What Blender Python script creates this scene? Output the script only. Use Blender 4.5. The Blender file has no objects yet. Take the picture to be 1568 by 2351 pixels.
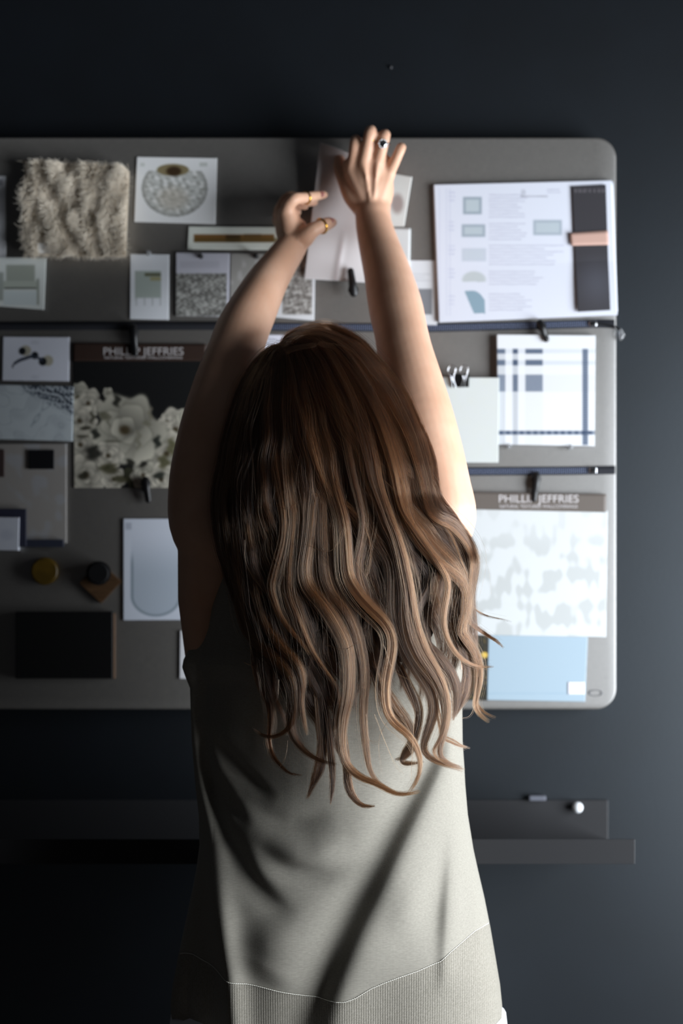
import bpy, bmesh, math, random
import numpy as np
from mathutils import Vector, Matrix
random.seed(7); RNG = np.random.default_rng(7)
SC = bpy.context.scene; COL = SC.collection
K = 24/50/1568; CH = 1.42               # metres per pixel per metre of distance; camera height
BF = 2.20                               # front face of the pinboard
WY = 2.236                              # face of the wall behind it

def at(px, py, d):                      # a measured point of the photograph at distance d
    return Vector(((px-784)*d*K, d, CH-(py-1175.5)*d*K))
def lin(c):
    c = np.asarray(c, float)/255.0
    return np.where(c <= .04045, c/12.92, ((c+.055)/1.055)**2.4)
def L4(c): r = lin(c); return (float(r[0]), float(r[1]), float(r[2]), 1.0)
def tag(o, label=None, cat=None, group=None, kind=None):
    if label: o['label'] = label
    if cat: o['category'] = cat
    if group: o['group'] = group
    if kind: o['kind'] = kind
    return o
def link(name, data, parent=None):
    o = bpy.data.objects.new(name, data); COL.objects.link(o)
    if parent is not None:
        o.parent = parent; o.matrix_parent_inverse = parent_world(parent).inverted()
    return o
def parent_world(p):
    m = p.matrix_basis.copy()
    while p.parent is not None:
        m = p.parent.matrix_basis @ p.matrix_parent_inverse @ m if False else m
        p = p.parent
    return m
def empty(name, loc):
    o = bpy.data.objects.new(name, None); o.location = loc; o.empty_display_size = .02; COL.objects.link(o); return o
def part(name, bm_or_me, mat, parent=None, smooth=False):
    if isinstance(bm_or_me, bmesh.types.BMesh):
        me = bpy.data.meshes.new(name); bm_or_me.to_mesh(me); bm_or_me.free()
    else: me = bm_or_me; me.name = name
    if mat is not None and len(me.materials) == 0: me.materials.append(mat)
    if smooth: me.shade_smooth()
    o = bpy.data.objects.new(name, me); COL.objects.link(o)
    if parent is not None:
        o.parent = parent
        # all part meshes are written in world coordinates
        o.matrix_parent_inverse = Matrix.Translation(WORLD_OF(parent)).inverted()
    return o
def WORLD_OF(p):
    return p.location.copy() if p.type == 'EMPTY' else Vector((0,0,0)) 
def mesh_np(name, V, F, uniform=4):
    V = np.asarray(V, np.float32); F = np.asarray(F, np.int32)
    me = bpy.data.meshes.new(name)
    me.vertices.add(len(V)); me.vertices.foreach_set('co', V.ravel())
    n = F.shape[1]; me.loops.add(F.size); me.polygons.add(len(F))
    me.loops.foreach_set('vertex_index', F.ravel())
    me.polygons.foreach_set('loop_start', np.arange(0, F.size, n, dtype=np.int32))
    me.update(calc_edges=True); return me

# ------------------------------------------------------------------ materials
def mat(name, color=(128,128,128), rough=.6, metal=0., spec=.5, **kw):
    m = bpy.data.materials.new(name); m.use_nodes = True
    b = m.node_tree.nodes['Principled BSDF']
    b.inputs['Base Color'].default_value = L4(color); b.inputs['Roughness'].default_value = rough
    b.inputs['Metallic'].default_value = metal; b.inputs['Specular IOR Level'].default_value = spec
    for k, v in kw.items(): b.inputs[k.replace('_',' ')].default_value = v
    return m
def nz(m, scale=50, detail=3, coord='Object', stretch=(1,1,1)):
    nt = m.node_tree; tc = nt.nodes.new('ShaderNodeTexCoord'); mp = nt.nodes.new('ShaderNodeMapping')
    mp.inputs['Scale'].default_value = stretch
    n = nt.nodes.new('ShaderNodeTexNoise'); n.inputs['Scale'].default_value = scale; n.inputs['Detail'].default_value = detail
    nt.links.new(tc.outputs[coord], mp.inputs[0]); nt.links.new(mp.outputs[0], n.inputs['Vector']); return n
def vary(m, noise, c0, c1, lo=.35, hi=.65):
    nt = m.node_tree; r = nt.nodes.new('ShaderNodeValToRGB')
    r.color_ramp.elements[0].color = L4(c0); r.color_ramp.elements[1].color = L4(c1)
    r.color_ramp.elements[0].position = lo; r.color_ramp.elements[1].position = hi
    nt.links.new(noise.outputs['Fac'], r.inputs[0]); nt.links.new(r.outputs[0], nt.nodes['Principled BSDF'].inputs['Base Color']); return r
def bump(m, noise, strength=.3, dist=.001):
    nt = m.node_tree; b = nt.nodes.new('ShaderNodeBump'); b.inputs['Strength'].default_value = strength; b.inputs['Distance'].default_value = dist
    nt.links.new(noise.outputs[0] if 'Fac' not in noise.outputs else noise.outputs['Fac'], b.inputs['Height'])
    nt.links.new(b.outputs[0], nt.nodes['Principled BSDF'].inputs['Normal'])
M = {}
m = mat('wall_paint', (30,34,42), .42, spec=.8, IOR=1.5, Specular_Tint=(.84,.93,1.0,1)); n = nz(m, 9, 4); vary(m, n, (12,14,18), (14,17,22)); bump(m, nz(m, 260, 3), .12, .0006); M['wall'] = m
m = mat('side_wall_paint', (34,34,36), .8); bump(m, nz(m, 200, 3), .1, .0006); M['side'] = m
m = mat('ceiling_paint', (34,34,36), .9); bump(m, nz(m, 200, 3), .1, .0006); M['ceil'] = m
m = mat('floor_boards', (70,55,42), .5); vary(m, nz(m, 6, 5, stretch=(1,12,1)), (34,27,21), (48,38,30)); M['floor'] = m
m = mat('linen', (120,117,112), .46, spec=1., IOR=1.9)
n1 = nz(m, 300, 4, stretch=(.25,1,2.6)); n2 = nz(m, 300, 4, stretch=(2.6,1,.25)); mx = m.node_tree.nodes.new('ShaderNodeMath'); mx.operation = 'ADD'
m.node_tree.links.new(n1.outputs['Fac'], mx.inputs[0]); m.node_tree.links.new(n2.outputs['Fac'], mx.inputs[1])
mh = m.node_tree.nodes.new('ShaderNodeMath'); mh.operation = 'MULTIPLY'; mh.inputs[1].default_value = .5; m.node_tree.links.new(mx.outputs[0], mh.inputs[0])
r = m.node_tree.nodes.new('ShaderNodeValToRGB'); r.color_ramp.elements[0].color = L4((88,85,81)); r.color_ramp.elements[1].color = L4((106,102,97)); r.color_ramp.elements[0].position=.35; r.color_ramp.elements[1].position=.65
m.node_tree.links.new(mh.outputs[0], r.inputs[0]); m.node_tree.links.new(r.outputs[0], m.node_tree.nodes['Principled BSDF'].inputs['Base Color'])
b = m.node_tree.nodes.new('ShaderNodeBump'); b.inputs['Strength'].default_value=.4; b.inputs['Distance'].default_value=.0006; m.node_tree.links.new(mh.outputs[0], b.inputs['Height']); m.node_tree.links.new(b.outputs[0], m.node_tree.nodes['Principled BSDF'].inputs['Normal']); M['linen'] = m
m = mat('printed_sheet', (200,200,200), .55, spec=.35)
a = m.node_tree.nodes.new('ShaderNodeVertexColor'); a.layer_name = 'Col'; m.node_tree.links.new(a.outputs[0], m.node_tree.nodes['Principled BSDF'].inputs['Base Color']); M['print'] = m
M['black'] = mat('black_metal', (16,16,18), .4, spec=.5)
M['blackmatte'] = mat('black_matte', (10,10,12), .7, spec=.3)
M['tape'] = mat('zipper_tape_cloth', (24,26,34), .8); bump(M['tape'], nz(M['tape'], 900, 2), .3, .0003)
M['teeth'] = mat('zipper_teeth_metal', (120,130,158), .45, metal=.1)
M['silver'] = mat('silver_metal', (225,226,230), .16, metal=1.)
M['clear'] = mat('clear_plastic', (240,242,245), .08, Transmission_Weight=.85, IOR=1.45)
M['gold'] = mat('gold_metal', (220,170,70), .22, metal=1.)
M['lettering'] = mat('pale_lettering', (205,200,200), .6)
M['ledge'] = mat('ledge_paint', (38,38,40), .45, spec=.4); bump(M['ledge'], nz(M['ledge'], 300, 2), .08, .0005)
m = mat('fur_backing', (205,190,170), .9); M['furback'] = m
M['mustard'] = mat('mustard_lacquer', (120,92,14), .45); vary(M['mustard'], nz(M['mustard'], 60, 3), (80,61,8), (94,72,12))
M['wood'] = mat('tan_wood', (112,80,48), .5); vary(M['wood'], nz(M['wood'], 60, 4, stretch=(1,1,8)), (74,52,30), (92,66,42))
M['frame'] = mat('window_paint', (200,200,200), .5)

# ------------------------------------------------------------------ simple shapes (world coordinates)
def bm_box(bm, x0, x1, y0, y1, z0, z1, bev=0, seg=2):
    g = bmesh.ops.create_cube(bm, size=1)['verts']
    bmesh.ops.scale(bm, vec=(x1-x0, y1-y0, z1-z0), verts=g); bmesh.ops.translate(bm, vec=((x0+x1)/2, (y0+y1)/2, (z0+z1)/2), verts=g)
    if bev:
        es = list({e for v in g for e in v.link_edges}); bmesh.ops.bevel(bm, geom=es, offset=bev, segments=seg, affect='EDGES', profile=.6)
def box(*a, **k): bm = bmesh.new(); bm_box(bm, *a, **k); return bm
def tube_np(pts, rad, n=12, flat=None, cap=True):
    """closed tube with rounded ends through 3-D points; flat=(axis vector, factor) squashes the section along an axis"""
    P = np.array([tuple(p) for p in pts], float); R = np.array(rad, float)
    if R.ndim == 0: R = np.full(len(P), float(R))
    T = np.gradient(P, axis=0) if len(P) > 2 else np.repeat((P[1]-P[0])[None], 2, 0)
    T /= np.linalg.norm(T, axis=1)[:, None] + 1e-12
    if cap:   # hemispherical ends
        A, B = [], []
        for j in range(4):
            t = math.pi/2*(j/4)
            A.append((P[0]-T[0]*R[0]*math.cos(t), max(R[0]*math.sin(t), R[0]*.02)))
            B.append((P[-1]+T[-1]*R[-1]*math.cos(t), max(R[-1]*math.sin(t), R[-1]*.02)))
        P = np.vstack([[a[0] for a in A], P, [b_[0] for b_ in B[::-1]]]); R = np.concatenate([[a[1] for a in A], R, [b_[1] for b_ in B[::-1]]])
        T = np.vstack([np.repeat(T[:1], 4, 0), T, np.repeat(T[-1:], 4, 0)])
    u = np.cross(T[0], [0,1,0]);
    if np.linalg.norm(u) < .1: u = np.cross(T[0], [1,0,0])
    u /= np.linalg.norm(u); V = []
    th = np.linspace(0, 2*math.pi, n, endpoint=False)
    for i in range(len(P)):
        u = u - T[i]*np.dot(u, T[i]); u /= np.linalg.norm(u); w = np.cross(T[i], u)
        ring = (np.cos(th)[:, None]*u + np.sin(th)[:, None]*w)*R[i]
        if flat is not None:
            ax = np.array(flat[0], float); ax /= np.linalg.norm(ax); ring = ring - (ring@ax)[:, None]*ax*(1-flat[1])
        V.append(P[i]+ring)
    V = np.vstack(V); F = []
    for i in range(len(P)-1):
        for j in range(n): F.append((i*n+j, i*n+(j+1)%n, (i+1)*n+(j+1)%n, (i+1)*n+j))
    return V, F, n, len(P)
def add_tube(bm, pts, rad, n=12, flat=None):
    V, F, n, m_ = tube_np(pts, rad, n, flat); vs = [bm.verts.new(v) for v in V]
    for f in F: bm.faces.new([vs[i] for i in f])
    bm.faces.new(vs[:n][::-1]); bm.faces.new(vs[-n:])
def add_ell(bm, c, r, rot=None, seg=24, rings=14):
    mt = Matrix.Translation(c) @ (rot.to_4x4() if rot else Matrix()) @ Matrix.Diagonal((r[0], r[1], r[2], 1))
    bmesh.ops.create_uvsphere(bm, u_segments=seg, v_segments=rings, radius=1, matrix=mt)
def catmull(pts, n):
    P = np.array([tuple(p) for p in pts], float); P = np.vstack([2*P[0]-P[1], P, 2*P[-1]-P[-2]])
    seg = len(P)-3; t = np.linspace(0, seg, n); i = np.minimum(t.astype(int), seg-1); f = (t-i)[:, None]
    a, b_, c, d = P[i], P[i+1], P[i+2], P[i+3]
    return .5*((2*b_)+(-a+c)*f+(2*a-5*b_+4*c-d)*f**2+(-a+3*b_-3*c+d)*f**3)
def torus_np(c, axis, R, r, n=28, k=10):
    ax = Vector(axis).normalized(); q = ax.to_track_quat('Z', 'Y').to_matrix(); V, F = [], []
    for i in range(n):
        a = 2*math.pi*i/n
        for j in range(k):
            b_ = 2*math.pi*j/k; V.append(tuple(Vector(c)+q@Vector(((R+r*math.cos(b_))*math.cos(a), (R+r*math.cos(b_))*math.sin(a), r*1.5*math.sin(b_)))))
            F.append((i*k+j, ((i+1)%n)*k+j, ((i+1)%n)*k+(j+1)%k, i*k+(j+1)%k))
    return mesh_np('t', V, F)

# ------------------------------------------------------------------ room
def struct(name, bm, m): return tag(part(name, bm, m), kind='structure')
XL, XR, YB, ZT = -2.3, 1.55, -1.7, 2.7
struct('wall_back', box(XL-.1, XR+.1, WY, WY+.1, 0, ZT), M['wall'])
struct('floor', box(XL-.1, XR+.1, YB-.1, WY+.1, -.1, 0), M['floor'])
struct('ceiling', box(XL-.1, XR+.1, YB-.1, WY+.1, ZT, ZT+.1), M['ceil'])
struct('wall_left', box(XL-.1, XL, YB-.1, WY, 0, ZT), M['side'])
struct('wall_rear', box(XL, XR, YB-.1, YB, 0, ZT), M['side'])
W = dict(y0=.50, y1=1.90, z0=.36, z1=1.86)   # window opening in the right wall
bm = bmesh.new()
bm_box(bm, XR, XR+.1, YB-.1, W['y0'], 0, ZT); bm_box(bm, XR, XR+.1, W['y1'], WY, 0, ZT)
bm_box(bm, XR, XR+.1, W['y0'], W['y1'], 0, W['z0']); bm_box(bm, XR, XR+.1, W['y0'], W['y1'], W['z1'], ZT)
struct('wall_right', bm, M['side'])
bm = bmesh.new(); f = .03
for a in ((W['y0'], W['y0']+f, W['z0'], W['z1']), (W['y1']-f, W['y1'], W['z0'], W['z1']), (W['y0']+f, W['y1']-f, W['z0'], W['z0']+f), (W['y0']+f, W['y1']-f, W['z1']-f, W['z1'])):
    bm_box(bm, XR+.02, XR+.07, *a)
struct('window_1', bm, M['frame'])
la = bpy.data.lights.new('window_daylight', 'AREA'); la.shape = 'RECTANGLE'; la.size = W['z1']-W['z0']-2*f; la.size_y = W['y1']-W['y0']-2*f
la.energy = 104; la.color = (.88, .94, 1.0)
lo = bpy.data.objects.new('window_daylight', la); COL.objects.link(lo)
lo.location = (XR+.012, (W['y0']+W['y1'])/2, (W['z0']+W['z1'])/2); lo.rotation_euler = (0, math.radians(90), 0)
SC.world = bpy.data.worlds.new('World'); SC.world.use_nodes = True
SC.world.node_tree.nodes['Background'].inputs[0].default_value = (.6, .7, .9, 1); SC.world.node_tree.nodes['Background'].inputs[1].default_value = .4
cam = bpy.data.cameras.new('camera'); co = bpy.data.objects.new('camera', cam); COL.objects.link(co); SC.camera = co
co.location = (0, 0, CH); co.rotation_euler = (math.radians(90), 0, 0)
cam.sensor_fit = 'VERTICAL'; cam.sensor_height = 36*(2351/1568)/(1.5); cam.lens = 50; cam.clip_start = .05
cam.dof.use_dof = True; cam.dof.focus_distance = 1.775; cam.dof.aperture_fstop = 2.2
SC.view_settings.view_transform = 'Standard'; SC.view_settings.look = 'None'; SC.view_settings.exposure = 0; SC.view_settings.gamma = 1; SC.view_settings.use_curve_mapping = False

# ------------------------------------------------------------------ pinboard
def px_(px, d=BF): return (px-784)*d*K
def pz_(py, d=BF): return CH-(py-1175.5)*d*K
def rounded(bm, x0, x1, z0, z1, r, y0, y1, bev, n=12):
    loop = []
    for cx, cz, a0 in ((x1-r, z1-r, 0), (x0+r, z1-r, 90), (x0+r, z0+r, 180), (x1-r, z0+r, 270)):
        for i in range(n+1):
            a = math.radians(a0+90*i/n); loop.append((cx+r*math.cos(a), cz+r*math.sin(a), math.cos(a), math.sin(a)))
    rows = []
    for k in range(5):
        t = math.pi/2*k/4; ins = bev*(1-math.sin(t)); y = y0+bev*(1-math.cos(t)) if False else y0+bev*(1-math.sin(t+0)) if False else None
        ins = bev*(1-math.sin(t)); y = y0+bev*(1-math.cos(t)); rows.append([bm.verts.new((x-cx_*ins, y, z-cz_*ins)) for x, z, cx_, cz_ in loop])
    rows.append([bm.verts.new((x, y1, z)) for x, z, _, _ in loop])
    N = len(loop)
    for a_, b_ in zip(rows, rows[1:]):
        for i in range(N): bm.faces.new((a_[i], a_[(i+1)%N], b_[(i+1)%N], b_[i]))
    bm.faces.new(rows[0][::-1]); bm.faces.new(rows[-1])
bt = empty('pinboard', (px_(600), BF+.016, pz_(972)))
tag(bt, 'large wall pinboard covered in grey linen with rounded corners', 'pinboard')
bm = bmesh.new(); rounded(bm, px_(-400), px_(1415.5), pz_(1629), pz_(315), .032, BF, BF+.03, .0035); part('linen_panel', bm, M['linen'], bt, True).data.shade_smooth()
bm = bmesh.new(); bm_box(bm, px_(-300), px_(1300), BF+.03, WY, pz_(700), pz_(640)); bm_box(bm, px_(-300), px_(1300), BF+.03, WY, pz_(1400), pz_(1340)); part('mounting_rail', bm, M['blackmatte'], bt)
# oval woven maker's mark in the lower right corner of the board
V = []; F = []; nn = 40
for i in range(nn):
    a = 2*math.pi*i/nn
    for rr, yy in ((1.0, -.0002), (.86, -.0012), (.72, -.0002)): V.append((px_(1367)+.0115*rr*math.cos(a), BF+yy, pz_(1591)+.0052*(rr+(.0 if rr==1 else .06))*math.sin(a)))
    for k in range(2): F.append((i*3+k, ((i+1)%nn)*3+k, ((i+1)%nn)*3+k+1, i*3+k+1))
M['mark'] = mat('grey_mark', (92,92,94), .5); part('oval_mark', mesh_np('o', V, F), M['mark'], bt, True)

def zipper(pts, teeth_from, label, ends=None):
    x0, x1 = px_(pts[0][0]), px_(pts[-1][0]); root = empty('zipper', (px_(1300), BF, pz_(pts[-1][1])))
    tag(root, label, 'zipper', None)
    C = np.array([(px_(a), pz_(b_)) for a, b_ in pts]); xs = np.linspace(x0, x1, 120); zs = np.interp(xs, C[:,0], C[:,1]); h = .0065
    V, F = [], []
    for x, z in zip(xs, zs): V += [(x, BF-.0012, z-h), (x, BF-.0012, z+h), (x, BF, z+h), (x, BF, z-h)]
    for i in range(len(xs)-1):
        for k in range(4): F.append((i*4+k, i*4+(k+1)%4, i*4+4+(k+1)%4, i*4+4+k))
    part('zipper_tape', mesh_np('t', V, F), M['tape'], root)
    bm = bmesh.new(); x = px_(teeth_from); s = 0
    while x < px_(pts[-1][0]-50 if pts[-1][0] > 1380 else pts[-1][0]):
        z = float(np.interp(x, C[:,0], C[:,1]))
        bm_box(bm, x-.0006, x+.0006, BF-.0026, BF-.0012, z+.0004, z+.0042); bm_box(bm, x-.0006, x+.0006, BF-.0026, BF-.0012, z-.0042, z-.0004)
        x += .0031
    tag(part('zipper_teeth', bm, M['teeth'], root), kind='stuff')
    sx = 1360; sz = float(np.interp(px_(sx), C[:,0], C[:,1]))
    bm = bmesh.new(); bm_box(bm, px_(sx)-.006, px_(sx)+.006, BF-.0058, BF-.0028, sz-.0045, sz+.0045, bev=.0012); part('slider', bm, M['silver'], root, True)
    return root, C
z1, C1 = zipper([(-396,749),(300,748),(490,748),(640,751),(990,753),(1240,747),(1372,743),(1411,744)], 625, 'dark zipper crossing the whole board above the plaid swatch, pull dangling off its right end')
bm = bmesh.new(); add_tube(bm, catmull([at(1366,744,BF-.004), at(1392,746,BF-.004), at(1414,751,BF-.006), at(1423,757,BF-.006)], 14), .0016, 8); part('pull_cord', bm, M['blackmatte'], z1, True)
bm = bmesh.new(); add_tube(bm, [at(1424,758,BF-.006), at(1427,770,BF-.006), at(1425,777,BF-.006)], [.003,.0055,.003], 10); part('pull_tab', bm, M['clear'], z1, True)
zipper([(506,1083),(1000,1083),(1300,1081),(1412,1079)], 508, 'shorter dark zipper running just below the white sample board')

# ------------------------------------------------------------------ sheets with printed surfaces
def S(a, b_, x): t = np.clip((x-a)/(b_-a), 0, 1); return t*t*(3-2*t)
def blobnoise(X, Y, sc, seed):
    r = np.random.default_rng(seed); out = np.zeros_like(X)
    for k in range(14):
        a = r.uniform(0, 6.28); f_ = r.uniform(.5, 1.6)/sc; out += np.sin((X*math.cos(a)+Y*math.sin(a))*f_*6.28+r.uniform(0, 6.28))
    return out/4.0
def mixc(base, col, m_): return base*(1-m_[..., None])+np.array(col, float)*m_[..., None]
def rectm(X, Y, x0, x1, y0, y1, s=1.): return S(x0-s, x0+s, X)*(1-S(x1-s, x1+s, X))*S(y0-s, y0+s, Y)*(1-S(y1-s, y1+s, Y))
def ellm(X, Y, cx, cy, rx, ry, s=.08): return 1-S(1-s, 1+s, np.sqrt(((X-cx)/rx)**2+((Y-cy)/ry)**2))
def textlines(c, X, Y, x0, x1, y0, y1, step, col, seed, dens=.55, ang=0):
    r = np.random.default_rng(seed); Yr = Y-ang*(X-x0)
    for i, y in enumerate(np.arange(y0, y1, step)):
        xe = x1-(r.uniform(0, .35)*(x1-x0)); row = rectm(X, Yr, x0, xe, y, y+step*.45, .6)
        c = mixc(c, col, row*dens*(0.55+.45*(np.sin(X*1.9+r.uniform(0, 9))*np.sin(X*.53+i) > -.35)))
    return c
def sheet_mesh(quad, d, thick, paint, step=1.6, curl=None):
    (tl, tr, br, bl) = [np.array(q, float) for q in quad]
    nx = max(2, int(np.linalg.norm(tr-tl)/step)); ny = max(2, int(np.linalg.norm(bl-tl)/step))
    u, v = np.meshgrid(np.linspace(0, 1, nx+1), np.linspace(0, 1, ny+1))
    PX = (1-v)[..., None]*((1-u)[..., None]*tl+u[..., None]*tr)+v[..., None]*((1-u)[..., None]*bl+u[..., None]*br)
    X, Y = PX[..., 0], PX[..., 1]
    D = np.full_like(X, d)
    if curl is not None: D = D-curl(u, v)
    Vf = np.stack([(X-784)*d*K, D, CH-(Y-1175.5)*d*K], -1).reshape(-1, 3)
    idx = np.arange((nx+1)*(ny+1)).reshape(ny+1, nx+1)
    F = np.stack([idx[:-1, :-1], idx[1:, :-1], idx[1:, 1:], idx[:-1, 1:]], -1).reshape(-1, 4)
    Vb = Vf+np.array([0, thick, 0]); o = len(Vf)
    Fb = F[:, ::-1]+o
    ring = np.concatenate([idx[0, :-1], idx[:-1, -1], idx[-1, :0:-1], idx[:0:-1, 0]])
    Fs = np.stack([ring, np.roll(ring, -1), np.roll(ring, -1)+o, ring+o], -1)
    me = mesh_np('s', np.vstack([Vf, Vb]), np.vstack([F, Fb, Fs]))
    c = paint(X, Y, u, v); c = np.broadcast_to(np.asarray(c, float), X.shape+(3,)).reshape(-1, 3)
    lc = lin(np.clip(c*GAIN, 0, 246)); lc = np.vstack([lc, np.broadcast_to(lc.mean(0), lc.shape)])
    ca = me.color_attributes.new('Col', 'FLOAT_COLOR', 'POINT'); buf = np.ones((len(lc), 4), np.float32); buf[:, :3] = lc; ca.data.foreach_set('color', buf.ravel())
    return me
def sheet(name, quad, layer, paint, label=None, cat=None, parent=None, thick=.0012, step=1.6, curl=None, group=None, d=None):
    d = BF-.0002-layer*.0016-thick if d is None else d
    if not callable(paint): col = paint; paint = lambda X, Y, u, v: np.broadcast_to(np.array(col, float), X.shape+(3,))
    o = part(name, sheet_mesh(quad, d, thick, paint, step, curl), M['print'], parent)
    if label: tag(o, label, cat, group)
    return o
def R4(x0, y0, x1, y1): return ((x0,y0),(x1,y0),(x1,y1),(x0,y1))
def const(c): return lambda X, Y, u, v: np.broadcast_to(np.array(c, float), X.shape+(3,)).copy()

def pushpin(px, py, label, layer=2, col='clear'):
    y = BF-.0018*layer; root = empty('pushpin', (px_(px), y, pz_(py))); tag(root, label, 'pushpin')
    bm = bmesh.new(); add_tube(bm, [(px_(px), y-.001, pz_(py)), (px_(px), y-.004, pz_(py))], [.004, .0028], 12); add_tube(bm, [(px_(px), y-.004, pz_(py)), (px_(px), y-.009, pz_(py))], [.0024, .0035], 12)
    part('pin_head', bm, M[col], root, True)
    bm = bmesh.new(); add_tube(bm, [(px_(px), y+.006, pz_(py)), (px_(px), y, pz_(py))], .0005, 6); part('pin_needle', bm, M['silver'], root)
    return root
def clip_arm(px0, py0, px1, py1, label, d0=.0075, d1=.0065, w=.0062):
    """black hook clip seen edge-on as a tapered dark bar"""
    a, b_ = at(px0, py0, BF-d0), at(px1, py1, BF-d1); root = empty('hook_clip', a); tag(root, label, 'clip')
    bm = bmesh.new(); add_tube(bm, catmull([a, a.lerp(b_, .35)+Vector((0,-.003,0)), a.lerp(b_, .7), b_], 12), list(np.linspace(w, w*.75, 12)), 10, flat=((0,1,0), .6)); part('clip_body', bm, M['black'], root, True)
    bm = bmesh.new(); add_tube(bm, [a.lerp(b_, .15)+Vector((0,.002,0)), a.lerp(b_, .5)+Vector((0,.005,0))], [w*1.25, w*.6], 10, flat=((0,1,0), .4)); part('clip_jaw', bm, M['blackmatte'], root, True)
    return root
def lettering(txt, x0, x1, ymid, d, size, parent):
    cu = bpy.data.curves.new('lettering', 'FONT'); cu.body = txt; cu.size = size; cu.extrude = .0001; cu.align_x = 'CENTER'; cu.align_y = 'CENTER'; cu.materials.append(M['lettering'])
    o = bpy.data.objects.new('lettering', cu); COL.objects.link(o)
    bpy.context.view_layer.update(); w = o.dimensions.x
    loc = Vector((px_((x0+x1)/2), d-.0003, pz_(ymid)))
    me = bpy.data.meshes.new_from_object(o.evaluated_get(bpy.context.evaluated_depsgraph_get())); bpy.data.objects.remove(o)
    me.transform(Matrix.Translation(loc) @ Matrix.Rotation(math.radians(90), 4, 'X') @ Matrix.Diagonal(((px_(x1)-px_(x0))/w, 1, 1, 1)))
    return part('lettering', me, M['lettering'], parent)
GAIN = 1.12   # brightens left-half card colours to stand in for missing light
# ---- left column
def p_edge(X, Y, u, v): return mixc(const((205,206,210))(X,Y,u,v), (150,150,156), rectm(X, Y, -30, 6, 412, 426))
sheet('paper_sheet', R4(-60,404,13,640), 0, p_edge, 'narrow strip of white paper at the left end, top left of the chair card', 'paper')
def p_chair(X, Y, u, v):
    c = const((205,209,206))(X,Y,u,v)
    c = mixc(c, (150,155,146), rectm(X, Y, 14, 80, 608, 655, 3)); c = mixc(c, (166,172,162), rectm(X, Y, -8, 88, 645, 664, 3))
    c = mixc(c, (70,72,68), rectm(X, Y, 10, 84, 660, 663)); c = mixc(c, (145,150,142), rectm(X, Y, 84, 90, 640, 700, 2)); c = mixc(c, (150,156,150), rectm(X, Y, -10, 8, 625, 690, 3))
    c = mixc(c, (192,200,200), rectm(X, Y, 8, 84, 668, 700, 2)); return c
sheet('chair_card', ((-40,590),(106,592),(101,711),(-42,700)), 2, p_chair, 'white card printed with a pale green armchair, below the strip at left end', 'card')
def p_bowl(X, Y, u, v):
    c = const((222,226,222))(X,Y,u,v); q = np.sqrt(((X-401)/76)**2+((Y-432)/66)**2)
    body = (q < 1)*(Y > 392)*1.; n_ = blobnoise(X, Y, 14, 3); c = mixc(c, (172,172,168), body*.75); c = mixc(c, (225,224,222), body*S(.2,.9,n_)*.8); c = mixc(c, (140,140,136), body*S(.82,.96,q)*.7)
    c = mixc(c, (120,118,112), body*S(.3,1.1,-n_)*.5); c = mixc(c, (176,166,150), ellm(X, Y, 397, 455, 34, 26, .5)*.5*body)
    c = mixc(c, (128,116,86), ellm(X, Y, 397, 390, 37, 14)); c = mixc(c, (58,42,24), ellm(X, Y, 399, 393, 17, 11, .3)); 
    c = mixc(c, (186,188,184), rectm(X, Y, 322, 332, 374, 382)*.8); c = mixc(c, (170,172,168), rectm(X, Y, 458, 476, 373, 382)*.7); return c
sheet('fixture_card', ((314,360),(498,363),(494,514),(308,509)), 0, p_bowl, 'white card showing a round crystal bowl light with bronze top', 'card', thick=.002)
def p_bar(X, Y, u, v):
    c = const((214,217,208))(X,Y,u,v); c = mixc(c, (122,88,48), rectm(X, Y, 445, 630, 538, 556, 2)); c = mixc(c, (66,50,28), rectm(X, Y, 518, 552, 540, 555, 3)); c = mixc(c, (90,72,34), rectm(X, Y, 445, 640, 546, 556, 2)*.6)
    c = mixc(c, (92,72,40), rectm(X, Y, 560, 600, 537, 546, 2)*.6); return c
sheet('hardware_card', ((433,520),(700,521),(696,574),(430,572)), 0, p_bar, 'long narrow card showing a brass and wood bar, left of the hands', 'card', thick=.002)
def p_cab(X, Y, u, v):
    c = const((212,215,220))(X,Y,u,v); c = mixc(c, (160,170,164), rectm(X, Y, 310, 370, 622, 684, 2)); c = mixc(c, (95,96,74), rectm(X, Y, 332, 369, 627, 634, 2)); c = mixc(c, (150,142,96), rectm(X, Y, 345, 369, 636, 644, 2)*.8)
    for xx in (313, 332, 350, 368): c = mixc(c, (150,155,155), rectm(X, Y, xx-1.5, xx+1.5, 684, 702, 1)*.6)
    c = mixc(c, (150,156,150), rectm(X, Y, 310, 313, 622, 690, 1)*.5); return c
sheet('cabinet_card', ((299,583),(388,584),(387,734),(298,732)), 0, p_cab, 'upright white card showing a pale green cabinet on legs', 'card')
pushpin(343, 583, 'clear pushpin at the top of the green cabinet card')
def p_rug(x0, y0):
    def f_(X, Y, u, v):
        c = const((190,190,200))(X,Y,u,v); m_ = rectm(X, Y, x0, x0+117, y0, 726, 1.5); n_ = blobnoise(X, Y, 9, 11)+.8*blobnoise(X, Y, 24, 5)
        c = mixc(c, (128,128,124), m_); c = mixc(c, (88,87,84), m_*S(0,1.1,n_)*.8); c = mixc(c, (182,182,178), m_*S(.1,1.2,-n_)*.7)
        return mixc(c, (172,172,182), (1-m_)*rectm(X, Y, x0+10, x0+100, 600, 615)*.5)
    return f_
sheet('rug_sample_card', ((404,580),(527,581),(524,727),(403,725)), 0, p_rug(403,628), 'mottled grey rug sample card left of the raised left arm', 'swatch card', thick=.003)
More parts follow.
